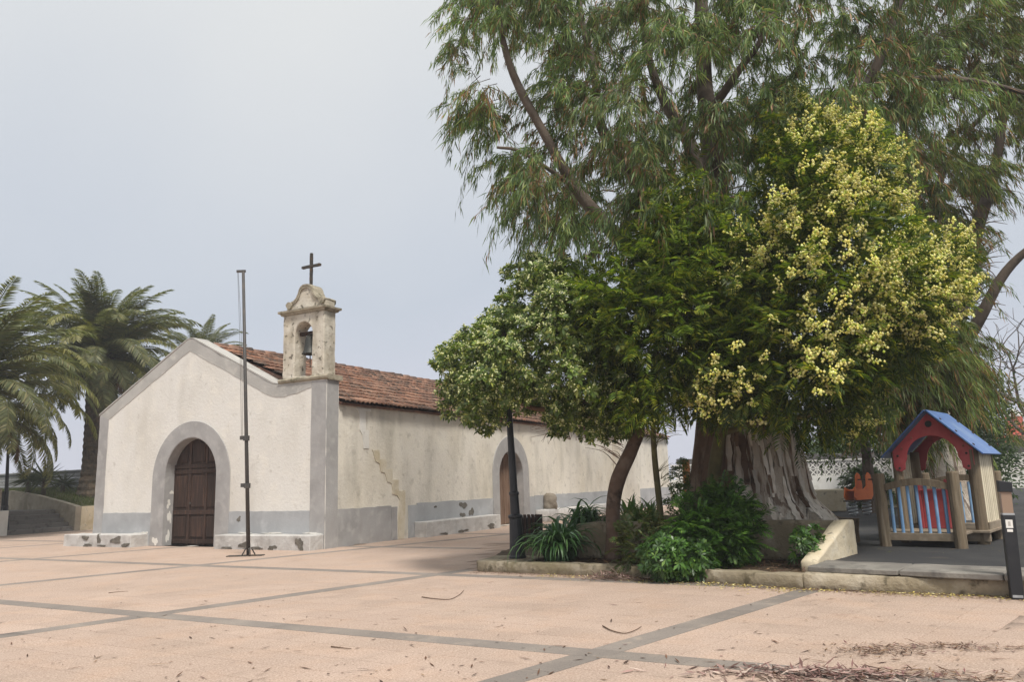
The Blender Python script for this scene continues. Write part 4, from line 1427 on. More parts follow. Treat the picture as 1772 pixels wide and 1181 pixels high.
# ---- weeping sprays of long narrow leaves
def weeping(clumps, centre, cols, wts, twigs=7, per=46, size=1.0, wind=(0, 0, 0), twig_mb=None, base=None):
    parts = []
    cen = np.array(tuple(centre))
    for c in clumps:
        c0 = np.array(tuple(c))
        o = unit((c0 - cen)[None])[0]
        sc = size * random.uniform(0.75, 1.25)
        tone = random.uniform(0.6, 1.4)
        red = random.random() < 0.26
        nt_ = max(3, int(twigs * random.uniform(0.6, 1.3)))
        d = unit(o[None] * 0.5 + RNG.normal(size=(nt_, 3)) * 0.75 + np.array([[0, 0, 0.25]]) + np.array([wind]) * 0.8)
        L = sc * RNG.uniform(0.45, 0.95, size=nt_)
        st = c0 + RNG.normal(size=(nt_, 3)) * 0.12 * sc
        for k in range(nt_):
            n = int(per * random.uniform(0.6, 1.3))
            t = RNG.uniform(0.1, 1.0, size=n) ** 0.8
            p = st[k] + d[k] * (L[k] * t)[:, None]
            p[:, 2] -= 0.75 * L[k] * t * t
            tan = d[k][None] * np.ones((n, 1))
            tan[:, 2] -= 1.5 * t
            ld = unit(unit(tan) * 0.55 + np.array([[0, 0, -0.75]]) + RNG.normal(size=(n, 3)) * 0.36 + np.array([wind]))
            p = p + RNG.normal(size=(n, 3)) * 0.03
            col = palette(n, cols, wts if not red else list(wts[:-1]) + [wts[-1] * 6], 0.3) * tone
            parts.append(leaves_vf(p, ld, RNG.uniform(0.12, 0.27, size=n) * sc ** 0.5, RNG.uniform(0.012, 0.026, size=n), col, 0.4, 0.12))
            if twig_mb is not None:
                q = [Vector(st[k] + d[k] * L[k] * a - np.array([0, 0, 0.75 * L[k] * a * a])) - Vector(base) for a in (0, 0.35, 0.7, 1.0)]
                twig_mb.tube(q, [0.008, 0.006, 0.004, 0.002], 3, cap=False)
    return join_vf(parts)


EUC = [(0.119, 0.188, 0.061), (0.175, 0.243, 0.078), (0.086, 0.141, 0.058), (0.265, 0.306, 0.108), (0.28, 0.157, 0.083)]
EUW = [4, 4, 3, 2.2, 1.3]


class Limbs:
    """main limbs as single parts, fine branches joined"""
    def __init__(s):
        s.items, s.net = [], MB()

    def tube(s, *a, **k):
        s.net.tube(*a, **k)

    def build(s, first, mat, parent, smooth=True):
        for i, mb in enumerate(s.items):
            mb.build(first if i == 0 else 'limb', mat, parent, smooth=smooth)
        tag(s.net.build('branches', mat, parent, smooth=smooth), kind='stuff')


def limb_from(px, radii, base, mb, n=9, k=5):
    """px: list of (u, v, Y) or Vectors; adds a smooth tapering limb and returns its points"""
    pts = [aty(*p) if not isinstance(p, Vector) else p for p in px]
    sp = spline(pts, k)
    rr = np.interp(np.linspace(0, 1, len(sp)), np.linspace(0, 1, len(radii)), radii)
    q = MB()
    q.tube(rel(sp, base), list(rr), n, cap=True, wob=0.25, seed=pts[0].x)
    mb.items.append(q)
    return sp


# ---- the giant eucalyptus in the planter
eb = Vector((3.72, 12.75, 0.55))
euc = plant('eucalyptus_tree', eb, 'giant eucalyptus with pale peeling trunk and weeping crown in the planter', 'tree')


def fluted(mb, axis, radii, n=40, flute=0.18, seed=0.0, k=6):
    sp = spline(axis, k)
    rr = np.interp(np.linspace(0, 1, len(sp)), np.linspace(0, 1, len(radii)), radii)
    b0 = len(mb.v)
    for i, p in enumerate(sp):
        for j in range(n):
            a = 2 * math.pi * j / n
            f = noise.noise(Vector((math.cos(a) * 1.6 + seed, math.sin(a) * 1.6 + seed, p.z * 0.35)))
            f2 = noise.noise(Vector((math.cos(a) * 4.5 + seed, math.sin(a) * 4.5, p.z * 0.9 + seed)))
            f3 = noise.noise(Vector((math.cos(a) * 10 + seed, math.sin(a) * 10, p.z * 2.2 + seed)))
            r = rr[i] * (1 + flute * 1.5 * f + flute * 0.55 * f2 + flute * 0.2 * f3)
            mb.v.append((p.x + r * math.cos(a), p.y + r * math.sin(a), p.z))
    for i in range(len(sp) - 1):
        for j in range(n):
            a, b = b0 + i * n + j, b0 + i * n + (j + 1) % n
            mb.f.append((a, b, b + n, a + n))
    mb.f.append(tuple(b0 + (len(sp) - 1) * n + j for j in range(n)))
    return mb


def bark_strips(mb0, n, rows, k, mat, parent, seed):
    # strips of loose bark, each lifting a little off the trunk it grows on
    rnd = random.Random(seed)
    for _ in range(k):
        j, wd = rnd.randrange(n), rnd.choice((1, 1, 2))
        i0 = rnd.randrange(1, rows - 8)
        i1 = min(rows - 1, i0 + rnd.randint(4, 16))
        vs, fs = [], []
        for i in range(i0, i1 + 1):
            t = (i - i0) / (i1 - i0)
            cx = sum(mb0.v[i * n + q][0] for q in range(n)) / n
            cy = sum(mb0.v[i * n + q][1] for q in range(n)) / n
            sh = math.sin(math.pi * min(1, t * 0.9 + 0.08))
            for e in (0, 1):
                a = Vector(mb0.v[i * n + j % n])
                b = Vector(mb0.v[i * n + (j + wd) % n])
                c = (a + b) / 2
                p = c + ((b - a) * (0.5 if e else -0.5)) * (0.35 + 0.65 * sh) * (1 + 0.3 * math.sin(i * 1.9 + j))
                o = Vector((p.x - cx, p.y - cy, 0)).normalized()
                vs += [p + o * (0.012 + 0.035 * (1 - t) ** 2), p - o * 0.02]
        for r in range(len(vs) // 4 - 1):
            q = r * 4
            fs += [(q, q + 2, q + 6, q + 4), (q + 1, q + 5, q + 7, q + 3), (q, q + 4, q + 5, q + 1), (q + 2, q + 3, q + 7, q + 6)]
        e = len(vs) - 4
        fs += [(0, 1, 3, 2), (e, e + 2, e + 3, e + 1)]
        MB().add(vs, fs).build('bark_strip', mat, parent)


M['strip_brown'] = surf('bark_strip_brown', (0.15, 0.095, 0.065), [((0.26, 0.19, 0.14), 4, 0.48, 0.66, 0.7), ((0.05, 0.035, 0.026), 6, 0.52, 0.66, 0.8)], 0.92, (20, 0.9, 0.02), objrand=0.35)
M['strip_pale'] = surf('bark_strip_pale', (0.60, 0.55, 0.48), [((0.42, 0.35, 0.28), 4, 0.48, 0.66, 0.7), ((0.72, 0.68, 0.62), 6, 0.52, 0.66, 0.6)], 0.92, (20, 0.7, 0.02), objrand=0.25)
m = MB()
fluted(m, [(0.62, 0.02, -0.12), (0.60, 0.0, 0.10), (0.52, 0, 0.40), (0.47, 0, 0.95), (0.40, 0.05, 1.8), (0.20, 0.1, 2.8)], [0.78, 0.66, 0.50, 0.44, 0.42, 0.34], 64, 0.20, 1.3, 8)
t_ = m.build('trunk', M['euc_bark'], euc, smooth=True)
bark_strips(m, 64, 41, 24, M['strip_brown'], t_, 1)
bark_strips(m, 64, 41, 60, M['strip_pale'], t_, 2)
m = MB()
fluted(m, [(0.05, 0.05, -0.12), (0.05, 0.05, 0.4), (0.02, 0.05, 1.2), (-0.05, 0.05, 2.6)], [0.66, 0.52, 0.46, 0.34], 56, 0.20, 4.3, 10)
t_ = m.build('trunk', M['euc_bark'], euc, smooth=True)
bark_strips(m, 56, 31, 22, M['strip_brown'], t_, 3)
bark_strips(m, 56, 31, 45, M['strip_pale'], t_, 4)
m = MB()
fluted(m, [(-0.72, 0.02, -0.12), (-0.66, 0, 0.3), (-0.56, 0.02, 0.9), (-0.42, 0.05, 1.7), (-0.30, 0.1, 2.8)], [0.56, 0.40, 0.32, 0.28, 0.24], 48, 0.20, 7.3, 10)
m.build('trunk_stem', M['euc_brown'], euc, smooth=True)
m = MB()
fluted(m, [(-0.30, -0.12, -0.12), (-0.28, -0.05, 0.5), (-0.20, 0.0, 1.4), (-0.10, 0.1, 2.8)], [0.46, 0.30, 0.25, 0.22], 40, 0.22, 9.1, 10)
m.build('trunk_stem', M['euc_brown'], euc, smooth=True)
lm = Limbs()
T0 = eb + Vector((-0.2, 0.1, 2.2))
T1 = eb + Vector((0.2, 0.1, 2.2))
LIMB1 = [
    limb_from([T0, (1215, 600, 12.9), (1140, 470, 12.6), (1064, 405, 12.4), (1000, 330, 12.3), (947, 241, 12.1), (888, 128, 12.0), (862, 20, 12.0), (850, -140, 12.1)], [0.22, 0.16, 0.13, 0.10, 0.07, 0.05, 0.03], eb, lm),
    limb_from([T0, (1235, 560, 13.2), (1180, 430, 13.4), (1120, 340, 13.4), (1083, 288, 13.3), (1040, 218, 13.2), (1029, 128, 13.2), (1005, 20, 13.3), (985, -150, 13.5)], [0.22, 0.17, 0.13, 0.11, 0.08, 0.06, 0.03], eb, lm),
    limb_from([T0, (1240, 500, 14.0), (1220, 340, 14.3), (1190, 240, 14.3), (1150, 175, 14.2), (1118, 78, 14.1), (1090, -120, 14.2)], [0.2, 0.16, 0.13, 0.11, 0.07, 0.04], eb, lm),
    limb_from([T1, (1270, 520, 13.0), (1245, 350, 12.9), (1225, 200, 12.8), (1217, 100, 12.8), (1210, -160, 12.8)], [0.27, 0.22, 0.19, 0.17, 0.13, 0.08], eb, lm),
    limb_from([T1, (1350, 520, 13.6), (1400, 380, 13.8), (1455, 260, 13.7), (1497, 156, 13.5), (1530, 80, 13.4), (1575, -60, 13.3), (1600, -180, 13.3)], [0.24, 0.19, 0.15, 0.12, 0.10, 0.08, 0.05, 0.03], eb, lm),
    limb_from([aty(1497, 156, 13.5), (1551, 140, 13.3), (1653, 136, 13.1), (1770, 160, 12.9), (1860, 200, 12.8)], [0.06, 0.05, 0.04, 0.02], eb, lm),
    limb_from([aty(1000, 330, 12.3), (960, 300, 12.0), (900, 262, 11.7), (860, 255, 11.6)], [0.045, 0.03, 0.02], eb, lm),
    limb_from([aty(1225, 200, 12.8), (1280, 120, 12.2), (1320, 60, 11.9), (1350, -60, 11.7)], [0.08, 0.06, 0.04, 0.02], eb, lm),
]
POLY_E1 = [(800, -230), (775, 60), (768, 100), (790, 190), (835, 265), (850, 330), (862, 385), (885, 425), (940, 420), (985, 430), (1060, 440), (1110, 520), (1240, 580), (1330, 560), (1420, 380), (1560, 330), (1640, 200), (1700, -230)]
cl1 = crown_points(POLY_E1, 450, 13.2, 2.6, 220, 0.24, shell=0.2, inset=22, gate=(1.0, -0.08))
branch_net(lm, LIMB1, cl1, 0.030, 0.007, 5)
lm.build('limb', M['limb'], euc, smooth=True)
tw = MB()
leafmesh('crown', weeping(cl1, eb + Vector((0, 0, 5.5)), EUC, EUW, 8, 60, 0.92, (-0.05, 0, 0), tw, eb), eb, M['leaf'], euc)
tag(tw.build('twigs', M['limb'], euc), kind='stuff')

# ---- the second eucalyptus behind the playhouse
e2 = aty(1632, 868, 18.0)
e2.z = 0.15
euc2 = plant('eucalyptus_tree', e2, 'second eucalyptus standing behind the blue-roofed playhouse with drooping foliage', 'tree')
m = MB()
fluted(m, [(0, 0, -0.1), (0.0, 0, 0.6), (0.03, 0, 1.6), (0.0, 0, 3.0), (0.02, 0, 4.6)], [0.72, 0.52, 0.44, 0.34, 0.16], 48, 0.2, 2.2, 10)
m.build('trunk', M['euc_bark'], euc2, smooth=True)
m = MB()
fluted(m, [(-0.62, 0, -0.1), (-0.60, 0, 0.7), (-0.52, 0, 1.6), (-0.5, 0, 2.8), (-0.45, 0, 4.4)], [0.40, 0.26, 0.22, 0.17, 0.06], 32, 0.2, 5.2, 10)
m.build('trunk', M['euc_bark'], euc2, smooth=True)
lm = Limbs()
T2 = e2 + Vector((0, 0, 2.8))
LIMB2 = [
    limb_from([T2, (1640, 560, 18.0), (1600, 400, 18.2), (1570, 280, 18.3), (1560, 120, 18.3), (1555, -60, 18.3)], [0.26, 0.2, 0.16, 0.12, 0.08, 0.04], e2, lm),
    limb_from([T2, (1665, 520, 17.8), (1690, 400, 17.6), (1720, 300, 17.5), (1740, 150, 17.4), (1745, -60, 17.4)], [0.26, 0.2, 0.15, 0.12, 0.08, 0.04], e2, lm),
    limb_from([T2, (1690, 560, 17.0), (1740, 470, 16.6), (1800, 420, 16.3), (1860, 420, 16.1)], [0.16, 0.12, 0.08, 0.03], e2, lm),
    limb_from([aty(1600, 400, 18.2), (1640, 280, 18.4), (1700, 200, 18.6), (1760, 160, 18.8)], [0.1, 0.08, 0.05, 0.02], e2, lm),
]
POLY_E2 = [(1560, -200), (1540, 150), (1545, 330), (1600, 420), (1650, 450), (1650, 500), (1610, 550), (1620, 570), (1660, 555), (1685, 505), (1695, 450), (1690, 390), (1720, 330), (1760, 300), (1850, 330), (1880, 200), (1860, -200)]
cl2 = crown_points(POLY_E2, 215, 17.3, 2.6, 160, 0.28, shell=0.2, inset=8, gate=(0.85, -0.06))
cl2 += crown_points([(1530, 620), (1580, 560), (1640, 560), (1665, 610), (1660, 660), (1630, 680), (1600, 690), (1545, 720)], 70, 16.2, 1.1, 80, 0.22)
branch_net(lm, LIMB2, cl2, 0.034, 0.008, 5)
lm.build('limb', M['limb'], euc2, smooth=True)
EUC2 = [(0.117, 0.171, 0.053), (0.179, 0.223, 0.064), (0.097, 0.134, 0.053), (0.234, 0.237, 0.069), (0.261, 0.141, 0.064)]
tw = MB()
leafmesh('crown', weeping(cl2, e2 + Vector((0, 0, 5.0)), EUC2, [3, 4, 2, 1.6, 1.6], 8, 62, 1.15, (0.22, 0, -0.1), tw, e2), e2, M['leaf'], euc2)
tag(tw.build('twigs', M['limb'], euc2), kind='stuff')


# ---- feathery acacias
def feathery(clumps, centre, cols, wts, per=17, size=1.0, rad=0.30):
    parts = []
    cen = np.array(tuple(centre))
    for c in clumps:
        c0 = np.array(tuple(c))
        o = unit((c0 - cen)[None])[0]
        tone = random.uniform(0.55, 1.5)
        n = int(per * random.uniform(0.7, 1.3))
        off = RNG.normal(size=(n, 3)) * rad * 0.45 * size
        b = c0 + off
        d = unit(unit(off) * 0.7 + o[None] * 0.5 + RNG.normal(size=(n, 3)) * 0.35 + np.array([[0, 0, 0.05]]))
        L = RNG.uniform(0.16, 0.30, size=n) * size
        up_ = unit(np.array([[0, 0, 1.0]]) + RNG.normal(size=(n, 3)) * 0.5)
        s = unit(np.cross(d, up_))
        for k in range(8):
            t = 0.18 + 0.82 * k / 7
            pos = b + d * (L * t)[:, None]
            pos[:, 2] -= 0.22 * L * t * t
            pl = L * (0.46 * math.sin(math.pi * (0.18 + 0.75 * (1 - t) * 0.9)) + 0.08)
            for sg in (-1, 1):
                ld = unit(s * sg + d * 0.65 + RNG.normal(size=(n, 3)) * 0.10 - np.array([[0, 0, 0.12]]))
                col = palette(n, cols, wts, 0.25) * tone
                parts.append(leaves_vf(pos, ld, pl, pl * 0.16 + 0.006, col, 0.5, 0.15, flat=up_))
    return join_vf(parts)


def racemes(sites, outs, size=1.0, per=15):
    c, r, col = [], [], []
    for p, o in zip(sites, outs):
        d = unit((np.array(o) + RNG.normal(size=3) * 0.35)[None])[0]
        L = random.uniform(0.09, 0.18) * size
        n = int(per * random.uniform(0.7, 1.3))
        t = RNG.uniform(0, 1, size=n)
        q = np.array(tuple(p)) + d * (L * t)[:, None] + RNG.normal(size=(n, 3)) * 0.018 * size
        c.append(q)
        r.append(RNG.uniform(0.007, 0.018, size=n) * size)
        tone = random.uniform(0.8, 1.12)
        col.append(palette(n, [(0.93, 0.84, 0.38), (0.93, 0.87, 0.50), (0.84, 0.76, 0.24), (0.55, 0.62, 0.14)], [3, 3, 2, 2.0], 0.15) * tone)
    return puffs_vf(np.concatenate(c), np.concatenate(r), np.concatenate(col))


ACG = [(0.084, 0.125, 0.018), (0.129, 0.167, 0.021), (0.043, 0.077, 0.014), (0.238, 0.234, 0.032)]
ab = Vector((2.85, 11.75, 0.55))
ac = plant('acacia_tree', ab, 'dense acacia covered in pale yellow blossom in front of the giant trunk', 'tree')
lm = Limbs()
LA = [limb_from([ab, (1238, 800, 11.5), (1262, 700, 11.2), (1310, 580, 11.0), (1370, 440, 10.9), (1410, 320, 10.9), (1420, 240, 10.9)], [0.10, 0.09, 0.08, 0.065, 0.05, 0.03, 0.015], ab, lm),
      limb_from([aty(1262, 700, 11.2), (1330, 660, 10.8), (1420, 600, 10.5), (1520, 540, 10.4), (1600, 490, 10.5)], [0.06, 0.05, 0.04, 0.02], ab, lm),
      limb_from([aty(1310, 580, 11.0), (1400, 510, 11.0), (1490, 420, 11.0), (1530, 340, 11.0)], [0.05, 0.045, 0.03, 0.015], ab, lm),
      limb_from([aty(1250, 750, 11.3), (1320, 730, 10.6), (1400, 720, 10.2), (1470, 700, 10.1)], [0.05, 0.04, 0.03, 0.012], ab, lm)]
POLY_A = [(1325, 235), (1350, 190), (1385, 200), (1420, 235), (1465, 205), (1515, 250), (1560, 340), (1585, 425), (1640, 420), (1655, 480), (1640, 555), (1600, 600), (1545, 640), (1510, 690), (1480, 730), (1400, 745), (1330, 725), (1270, 735), (1215, 715), (1190, 670), (1220, 600), (1240, 480), (1300, 400), (1340, 320)]
cla = crown_points(POLY_A, 330, 10.9, 1.55, 150, 0.235, shell=0.35, inset=10)
branch_net(lm, LA, cla, 0.018, 0.004, 4)
lm.build('trunk', M['green_bark'], ac, smooth=True)
acen = ab + Vector((1.5, -0.9, 3.2))
leafmesh('crown', feathery(cla, acen, ACG, [3, 2.5, 5, 2.2], 18, 1.0), ab, M['leaf'], ac)
sites, outs = [], []
for c in cla:
    o = (c - acen).normalized()
    # blossom grows on the outer shoots, thicker towards the sunny upper right of the crown
    dens = 0.58 + 0.50 * o.x + 0.30 * o.z - 0.40 * o.y
    patch = noise.noise(c * 1.3 + Vector((3, 1, 2)))
    if random.random() * 0.5 + 0.25 < dens * 0.75 + patch * 1.5 - 0.10:
        for _ in range(random.randint(7, 14)):
            v = Vector((random.gauss(0, 1), random.gauss(0, 1), random.gauss(0, 1))).normalized()
            v = (v * 0.8 + o * 0.9).normalized()
            sites.append(c + v * random.uniform(0.20, 0.42))
            outs.append(v * 0.6 + Vector((0.25, -0.1, 0.5)))
leafmesh('blossom', racemes(sites, outs, 1.32, 21), ab, M['petal'], ac)

# ---- the slim young acacia to its left
sb = Vector((aty(1148, 915, 11.6).x, 11.6, 0.10))
sap = plant('acacia_sapling', sb, 'slender young acacia with fresh green feathery leaves right of the bent trunk', 'tree')
lm = Limbs()
LS = [limb_from([sb, (1140, 860, 11.5), (1132, 780, 11.4), (1131, 700, 11.3), (1140, 580, 11.2), (1165, 450, 11.1), (1185, 350, 11.1)], [0.055, 0.045, 0.040, 0.035, 0.028, 0.02, 0.01], sb, lm),
      limb_from([aty(1131, 700, 11.3), (1100, 640, 11.0), (1060, 590, 10.8), (1030, 540, 10.8)], [0.025, 0.02, 0.015, 0.007], sb, lm),
      limb_from([aty(1140, 580, 11.2), (1190, 520, 10.9), (1240, 470, 10.8)], [0.025, 0.02, 0.015, 0.007], sb, lm)]
POLY_S = [(1150, 335), (1180, 310), (1230, 330), (1270, 380), (1290, 460), (1290, 560), (1260, 640), (1230, 700), (1180, 700), (1130, 735), (1090, 715), (1060, 680), (1075, 620), (1020, 600), (985, 545), (1000, 490), (1060, 480), (1090, 430), (1110, 370)]
cls = crown_points(POLY_S, 190, 10.95, 1.0, 130, 0.23, shell=0.3, inset=8)
branch_net(lm, LS, cls, 0.014, 0.004, 4)
lm.build('trunk', M['green_bark'], sap, smooth=True)
scen = aty(1150, 560, 11.2)
SAG = [(0.104, 0.157, 0.023), (0.153, 0.205, 0.028), (0.059, 0.099, 0.018), (0.257, 0.271, 0.041)]
leafmesh('crown', feathery(cls, scen, SAG, [3, 3, 4.5, 2.6], 17, 1.0), sb, M['leaf'], sap)
sites, outs = [], []
for c in cls:
    if random.random() < 0.30 + 0.3 * noise.noise(c * 1.5):
        for _ in range(random.randint(1, 4)):
            v = Vector((random.gauss(0, 1), random.gauss(-0.5, 1), random.gauss(0.4, 1))).normalized()
            sites.append(c + v * random.uniform(0.12, 0.26))
            outs.append(v + Vector((0, 0, 0.4)))
leafmesh('blossom', racemes(sites, outs, 0.8, 8), sb, M['petal'], sap)


# ---- whorled glossy leaves with pale flower heads
def whorls(clumps, centre, cols, wts, per=24, rad=0.27, leaf=0.095, nl=9, flower=0.55, fcol=((0.66, 0.66, 0.40), (0.58, 0.60, 0.30)), wide=0.38):
    parts, fl = [], []
    cen = np.array(tuple(centre))
    for c in clumps:
        c0 = np.array(tuple(c))
        o = unit((c0 - cen)[None])[0]
        n = int(per * random.uniform(0.75, 1.25))
        v = unit(RNG.normal(size=(n, 3)) + o[None] * 0.7 + np.array([[0, 0, 0.25]]))
        pos = c0 + v * rad * RNG.uniform(0.55, 1.05, size=(n, 1))
        ax = unit(v + np.array([[0, 0, 0.35]]) + RNG.normal(size=(n, 3)) * 0.25)
        r0 = unit(np.cross(ax, RNG.normal(size=(n, 3))))
        r1 = np.cross(ax, r0)
        tone = RNG.uniform(0.75, 1.25, size=(n, 1)) * random.uniform(0.85, 1.15)
        for k in range(nl):
            a = 2 * math.pi * k / nl + RNG.uniform(-.25, .25, size=n)
            rd = r0 * np.cos(a)[:, None] + r1 * np.sin(a)[:, None]
            tilt = RNG.uniform(0.05, 0.75, size=n)
            d = unit(rd + ax * tilt[:, None])
            l = leaf * RNG.uniform(0.7, 1.2, size=n)
            parts.append(leaves_vf(pos, d, l, l * wide, palette(n, cols, wts, 0.22) * tone, 0.62, 0.12, flat=ax))
        if flower:
            msk = RNG.uniform(size=n) < flower
            for q, a_ in zip(pos[msk], ax[msk]):
                kf = 6
                cc = q + a_ * 0.038 + RNG.normal(size=(kf, 3)) * 0.020
                fl.append((cc, RNG.uniform(0.010, 0.017, size=kf), palette(kf, fcol, [1] * len(fcol), 0.2)))
    fv = None
    if fl:
        fv = puffs_vf(np.concatenate([f[0] for f in fl]), np.concatenate([f[1] for f in fl]), np.concatenate([f[2] for f in fl]))
    return join_vf(parts), fv


pb = gp(1060, 962, 0.12)
pb.y = 11.9
pb.x = aty(1060, 962, 11.9).x
pit = plant('pittosporum_tree', pb, 'round-crowned tree with bent brown trunk and cream flower heads over the lamp post', 'tree')
lm = Limbs()
LP = [limb_from([pb, (1062, 930, 11.9), (1061, 880, 11.9), (1070, 830, 11.9), (1094, 775, 11.9), (1105, 735, 11.9), (1085, 660, 11.9), (1020, 580, 11.9), (960, 520, 11.9)], [0.125, 0.108, 0.100, 0.105, 0.092, 0.085, 0.07, 0.05, 0.025], pb, lm, 14, 7),
      limb_from([aty(1105, 735, 11.9), (1050, 695, 11.6), (985, 700, 11.5), (930, 708, 11.5), (880, 685, 11.5), (830, 645, 11.5)], [0.055, 0.05, 0.045, 0.04, 0.03, 0.012], pb, lm),
      limb_from([aty(1050, 640, 11.9), (980, 640, 12.3), (900, 620, 12.6), (830, 600, 12.7)], [0.055, 0.045, 0.03, 0.012], pb, lm),
      limb_from([aty(1020, 580, 11.9), (970, 580, 11.3), (910, 560, 10.9)], [0.045, 0.03, 0.012], pb, lm)]
POLY_P = [(770, 612), (790, 585), (835, 570), (870, 530), (890, 490), (890, 455), (915, 445), (960, 458), (1005, 478), (1045, 520), (1085, 590), (1100, 680), (1075, 745), (1010, 748), (965, 735), (920, 705), (870, 722), (835, 735), (800, 720), (775, 690), (768, 650)]
clp = crown_points(POLY_P, 190, 11.75, 1.45, 140, 0.25, shell=0.4, inset=2)
branch_net(lm, LP, clp, 0.016, 0.005, 4)
lm.build('trunk', M['pitt_bark'], pit, smooth=True)
PIT = [(0.109, 0.164, 0.033), (0.154, 0.214, 0.041), (0.076, 0.121, 0.029), (0.271, 0.302, 0.065)]
lv, fv = whorls(clp, aty(950, 620, 12.0), PIT, [4, 3, 3, 1.6], 24, 0.24, 0.098, 9, 0.75, ((0.74, 0.74, 0.44), (0.60, 0.64, 0.30), (0.80, 0.79, 0.56)))
leafmesh('crown', lv, pb, M['gloss_leaf'], pit)
leafmesh('blossom', fv, pb, M['petal'], pit)


# ================================================================== SHRUBS
def shrub(name, poly, n, Yc, dep, base, label, kind, cols, wts, size=1.0, group=None, mind=0.14, per=None, soft=60):
    b = Vector(base)
    t = plant(name, b, label, 'shrub', group)
    cl = crown_points(poly, n, Yc, dep, soft, mind, inset=3)
    lm = MB()
    core = [[b, b + Vector((0.02, 0, 0.25)), b + Vector((-0.03, 0.02, 0.5))]]
    branch_net(lm, core, cl, 0.010, 0.003, 4, 0.05)
    tag(lm.build('stems', M['green_bark'], t), kind='stuff')
    cen = b + Vector((0, 0, 0.2))
    if kind == 'feather':
        leafmesh('foliage', feathery(cl, cen, cols, wts, per or 12, 0.8 * size, 0.22), b, M['leaf'], t)
    else:
        lv, _ = whorls(cl, cen, cols, wts, per or 15, 0.15 * size, 0.092 * size, 7, 0, wide=0.36)
        leafmesh('foliage', lv, b, M['gloss_leaf'], t)
    return t


BUSH = [(0.061, 0.141, 0.025), (0.084, 0.183, 0.031), (0.043, 0.096, 0.025), (0.129, 0.225, 0.038)]
shrub('leafy_shrub', [(1120, 955), (1150, 930), (1180, 950), (1215, 940), (1228, 975), (1240, 1000), (1190, 996), (1150, 1002), (1125, 985)], 62, 10.35, 0.45, (2.15, 10.55, 0.1), 'broad-leaved shrub spilling over the kerb under the acacia', 'whorl', BUSH, [3, 2, 4, 1], 1.0, mind=0.10)
shrub('feathery_shrub', [(1180, 920), (1200, 872), (1220, 880), (1243, 843), (1262, 868), (1284, 860), (1298, 895), (1290, 930), (1280, 968), (1230, 975), (1190, 950)], 125, 10.7, 0.4, (2.75, 10.85, 0.1), 'dark feathery shrub hiding the foot of the giant trunk', 'feather', BUSH, [4, 3, 4, 1.5], 1.05)
shrub('feathery_shrub', [(1075, 930), (1090, 905), (1130, 900), (1150, 930), (1140, 980), (1095, 985), (1075, 965)], 40, 10.9, 0.3, (1.72, 10.98, 0.1), 'thin olive feathery shrub just right of the bent trunk', 'feather', [(0.085, 0.085, 0.030), (0.06, 0.07, 0.025), (0.05, 0.09, 0.022)], [3, 3, 3], 0.9, per=7)
shrub('leafy_shrub', [(1368, 965), (1372, 930), (1395, 915), (1412, 918), (1405, 945), (1390, 970)], 20, 10.25, 0.2, (3.55, 10.35, 0.1), 'small dark green shrub in the corner by the sloping wing wall', 'whorl', BUSH, [3, 3, 3, 1], 0.9)
shrub('leafy_shrub', [(1150, 880), (1155, 820), (1180, 800), (1205, 830), (1210, 870), (1190, 890)], 30, 12.9, 0.4, (2.35, 12.9, 0.5), 'airy round-leaved shrub behind the sapling, left of the giant trunk', 'whorl', [(0.07, 0.11, 0.035), (0.10, 0.14, 0.045)], [1, 1], 0.8, per=6)
shrub('leafy_shrub', [(1452, 862), (1460, 835), (1490, 812), (1520, 822), (1545, 845), (1535, 868), (1490, 872)], 34, 24.3, 0.5, (aty(1495, 875, 24.3).x, 24.3, 0.2), 'rounded green shrub behind the orange spring rider', 'whorl', [(0.055, 0.095, 0.035), (0.08, 0.12, 0.045)], [1, 1], 1.7, mind=0.2)


# ---- strap-leaved agapanthus
def strap_mesh(L, droop, wd, col, k):
    n = 7
    vs, fs = [], []
    x, z, a = 0.0, 0.0, R(82)
    for i in range(n + 1):
        t = i / n
        ww = wd * (0.55 + 0.9 * math.sin(math.pi * min(1, t * 0.8 + 0.15))) * (1 - t ** 5) * 0.6 + 0.001
        vs += [(x, -ww, z + ww * 0.45), (x, 0, z), (x, ww, z + ww * 0.45)]
        a -= droop / n * (0.5 + t)
        x += math.cos(a) * L / n
        z += math.sin(a) * L / n
    for i in range(n):
        b = i * 3
        fs += [(b, b + 3, b + 4, b + 1), (b + 1, b + 4, b + 5, b + 2)]
    return np_mesh('strap_leaf', vs, fs, M['gloss_leaf'], np.tile(col, (len(vs), 1)), smooth=True)


AG = [(0.051, 0.128, 0.042), (0.071, 0.167, 0.051), (0.099, 0.204, 0.06), (0.041, 0.099, 0.039)]
straps = [strap_mesh(random.uniform(0.55, 0.9), R(random.uniform(105, 175)), random.uniform(0.020, 0.030), AG[k % 4], k) for k in range(10)]
AG2 = [(0.111, 0.208, 0.042), (0.143, 0.247, 0.054), (0.085, 0.169, 0.036)]
straps2 = [strap_mesh(random.uniform(0.35, 0.6), R(random.uniform(60, 130)), random.uniform(0.018, 0.026), AG2[k % 3], k) for k in range(8)]


def agapanthus(base, n, sc, label, ms, sx=0.2):
    t = plant('agapanthus_plant', base, label, 'plant', 'strap-leaved plants around the planter')
    for k in range(n):
        a = random.uniform(0, 2 * math.pi)
        q = random.uniform(0, sx)
        b = random.uniform(0, 2 * math.pi)
        link('strap_leaf', random.choice(ms), t, (q * math.cos(b), q * math.sin(b), -0.02), (random.uniform(-.15, .15), random.uniform(-.35, .15), a), [sc * random.uniform(0.75, 1.15)] * 3)


def at_base(u, v, Y, z):
    p = aty(u, v, Y)
    return Vector((p.x, Y, z))


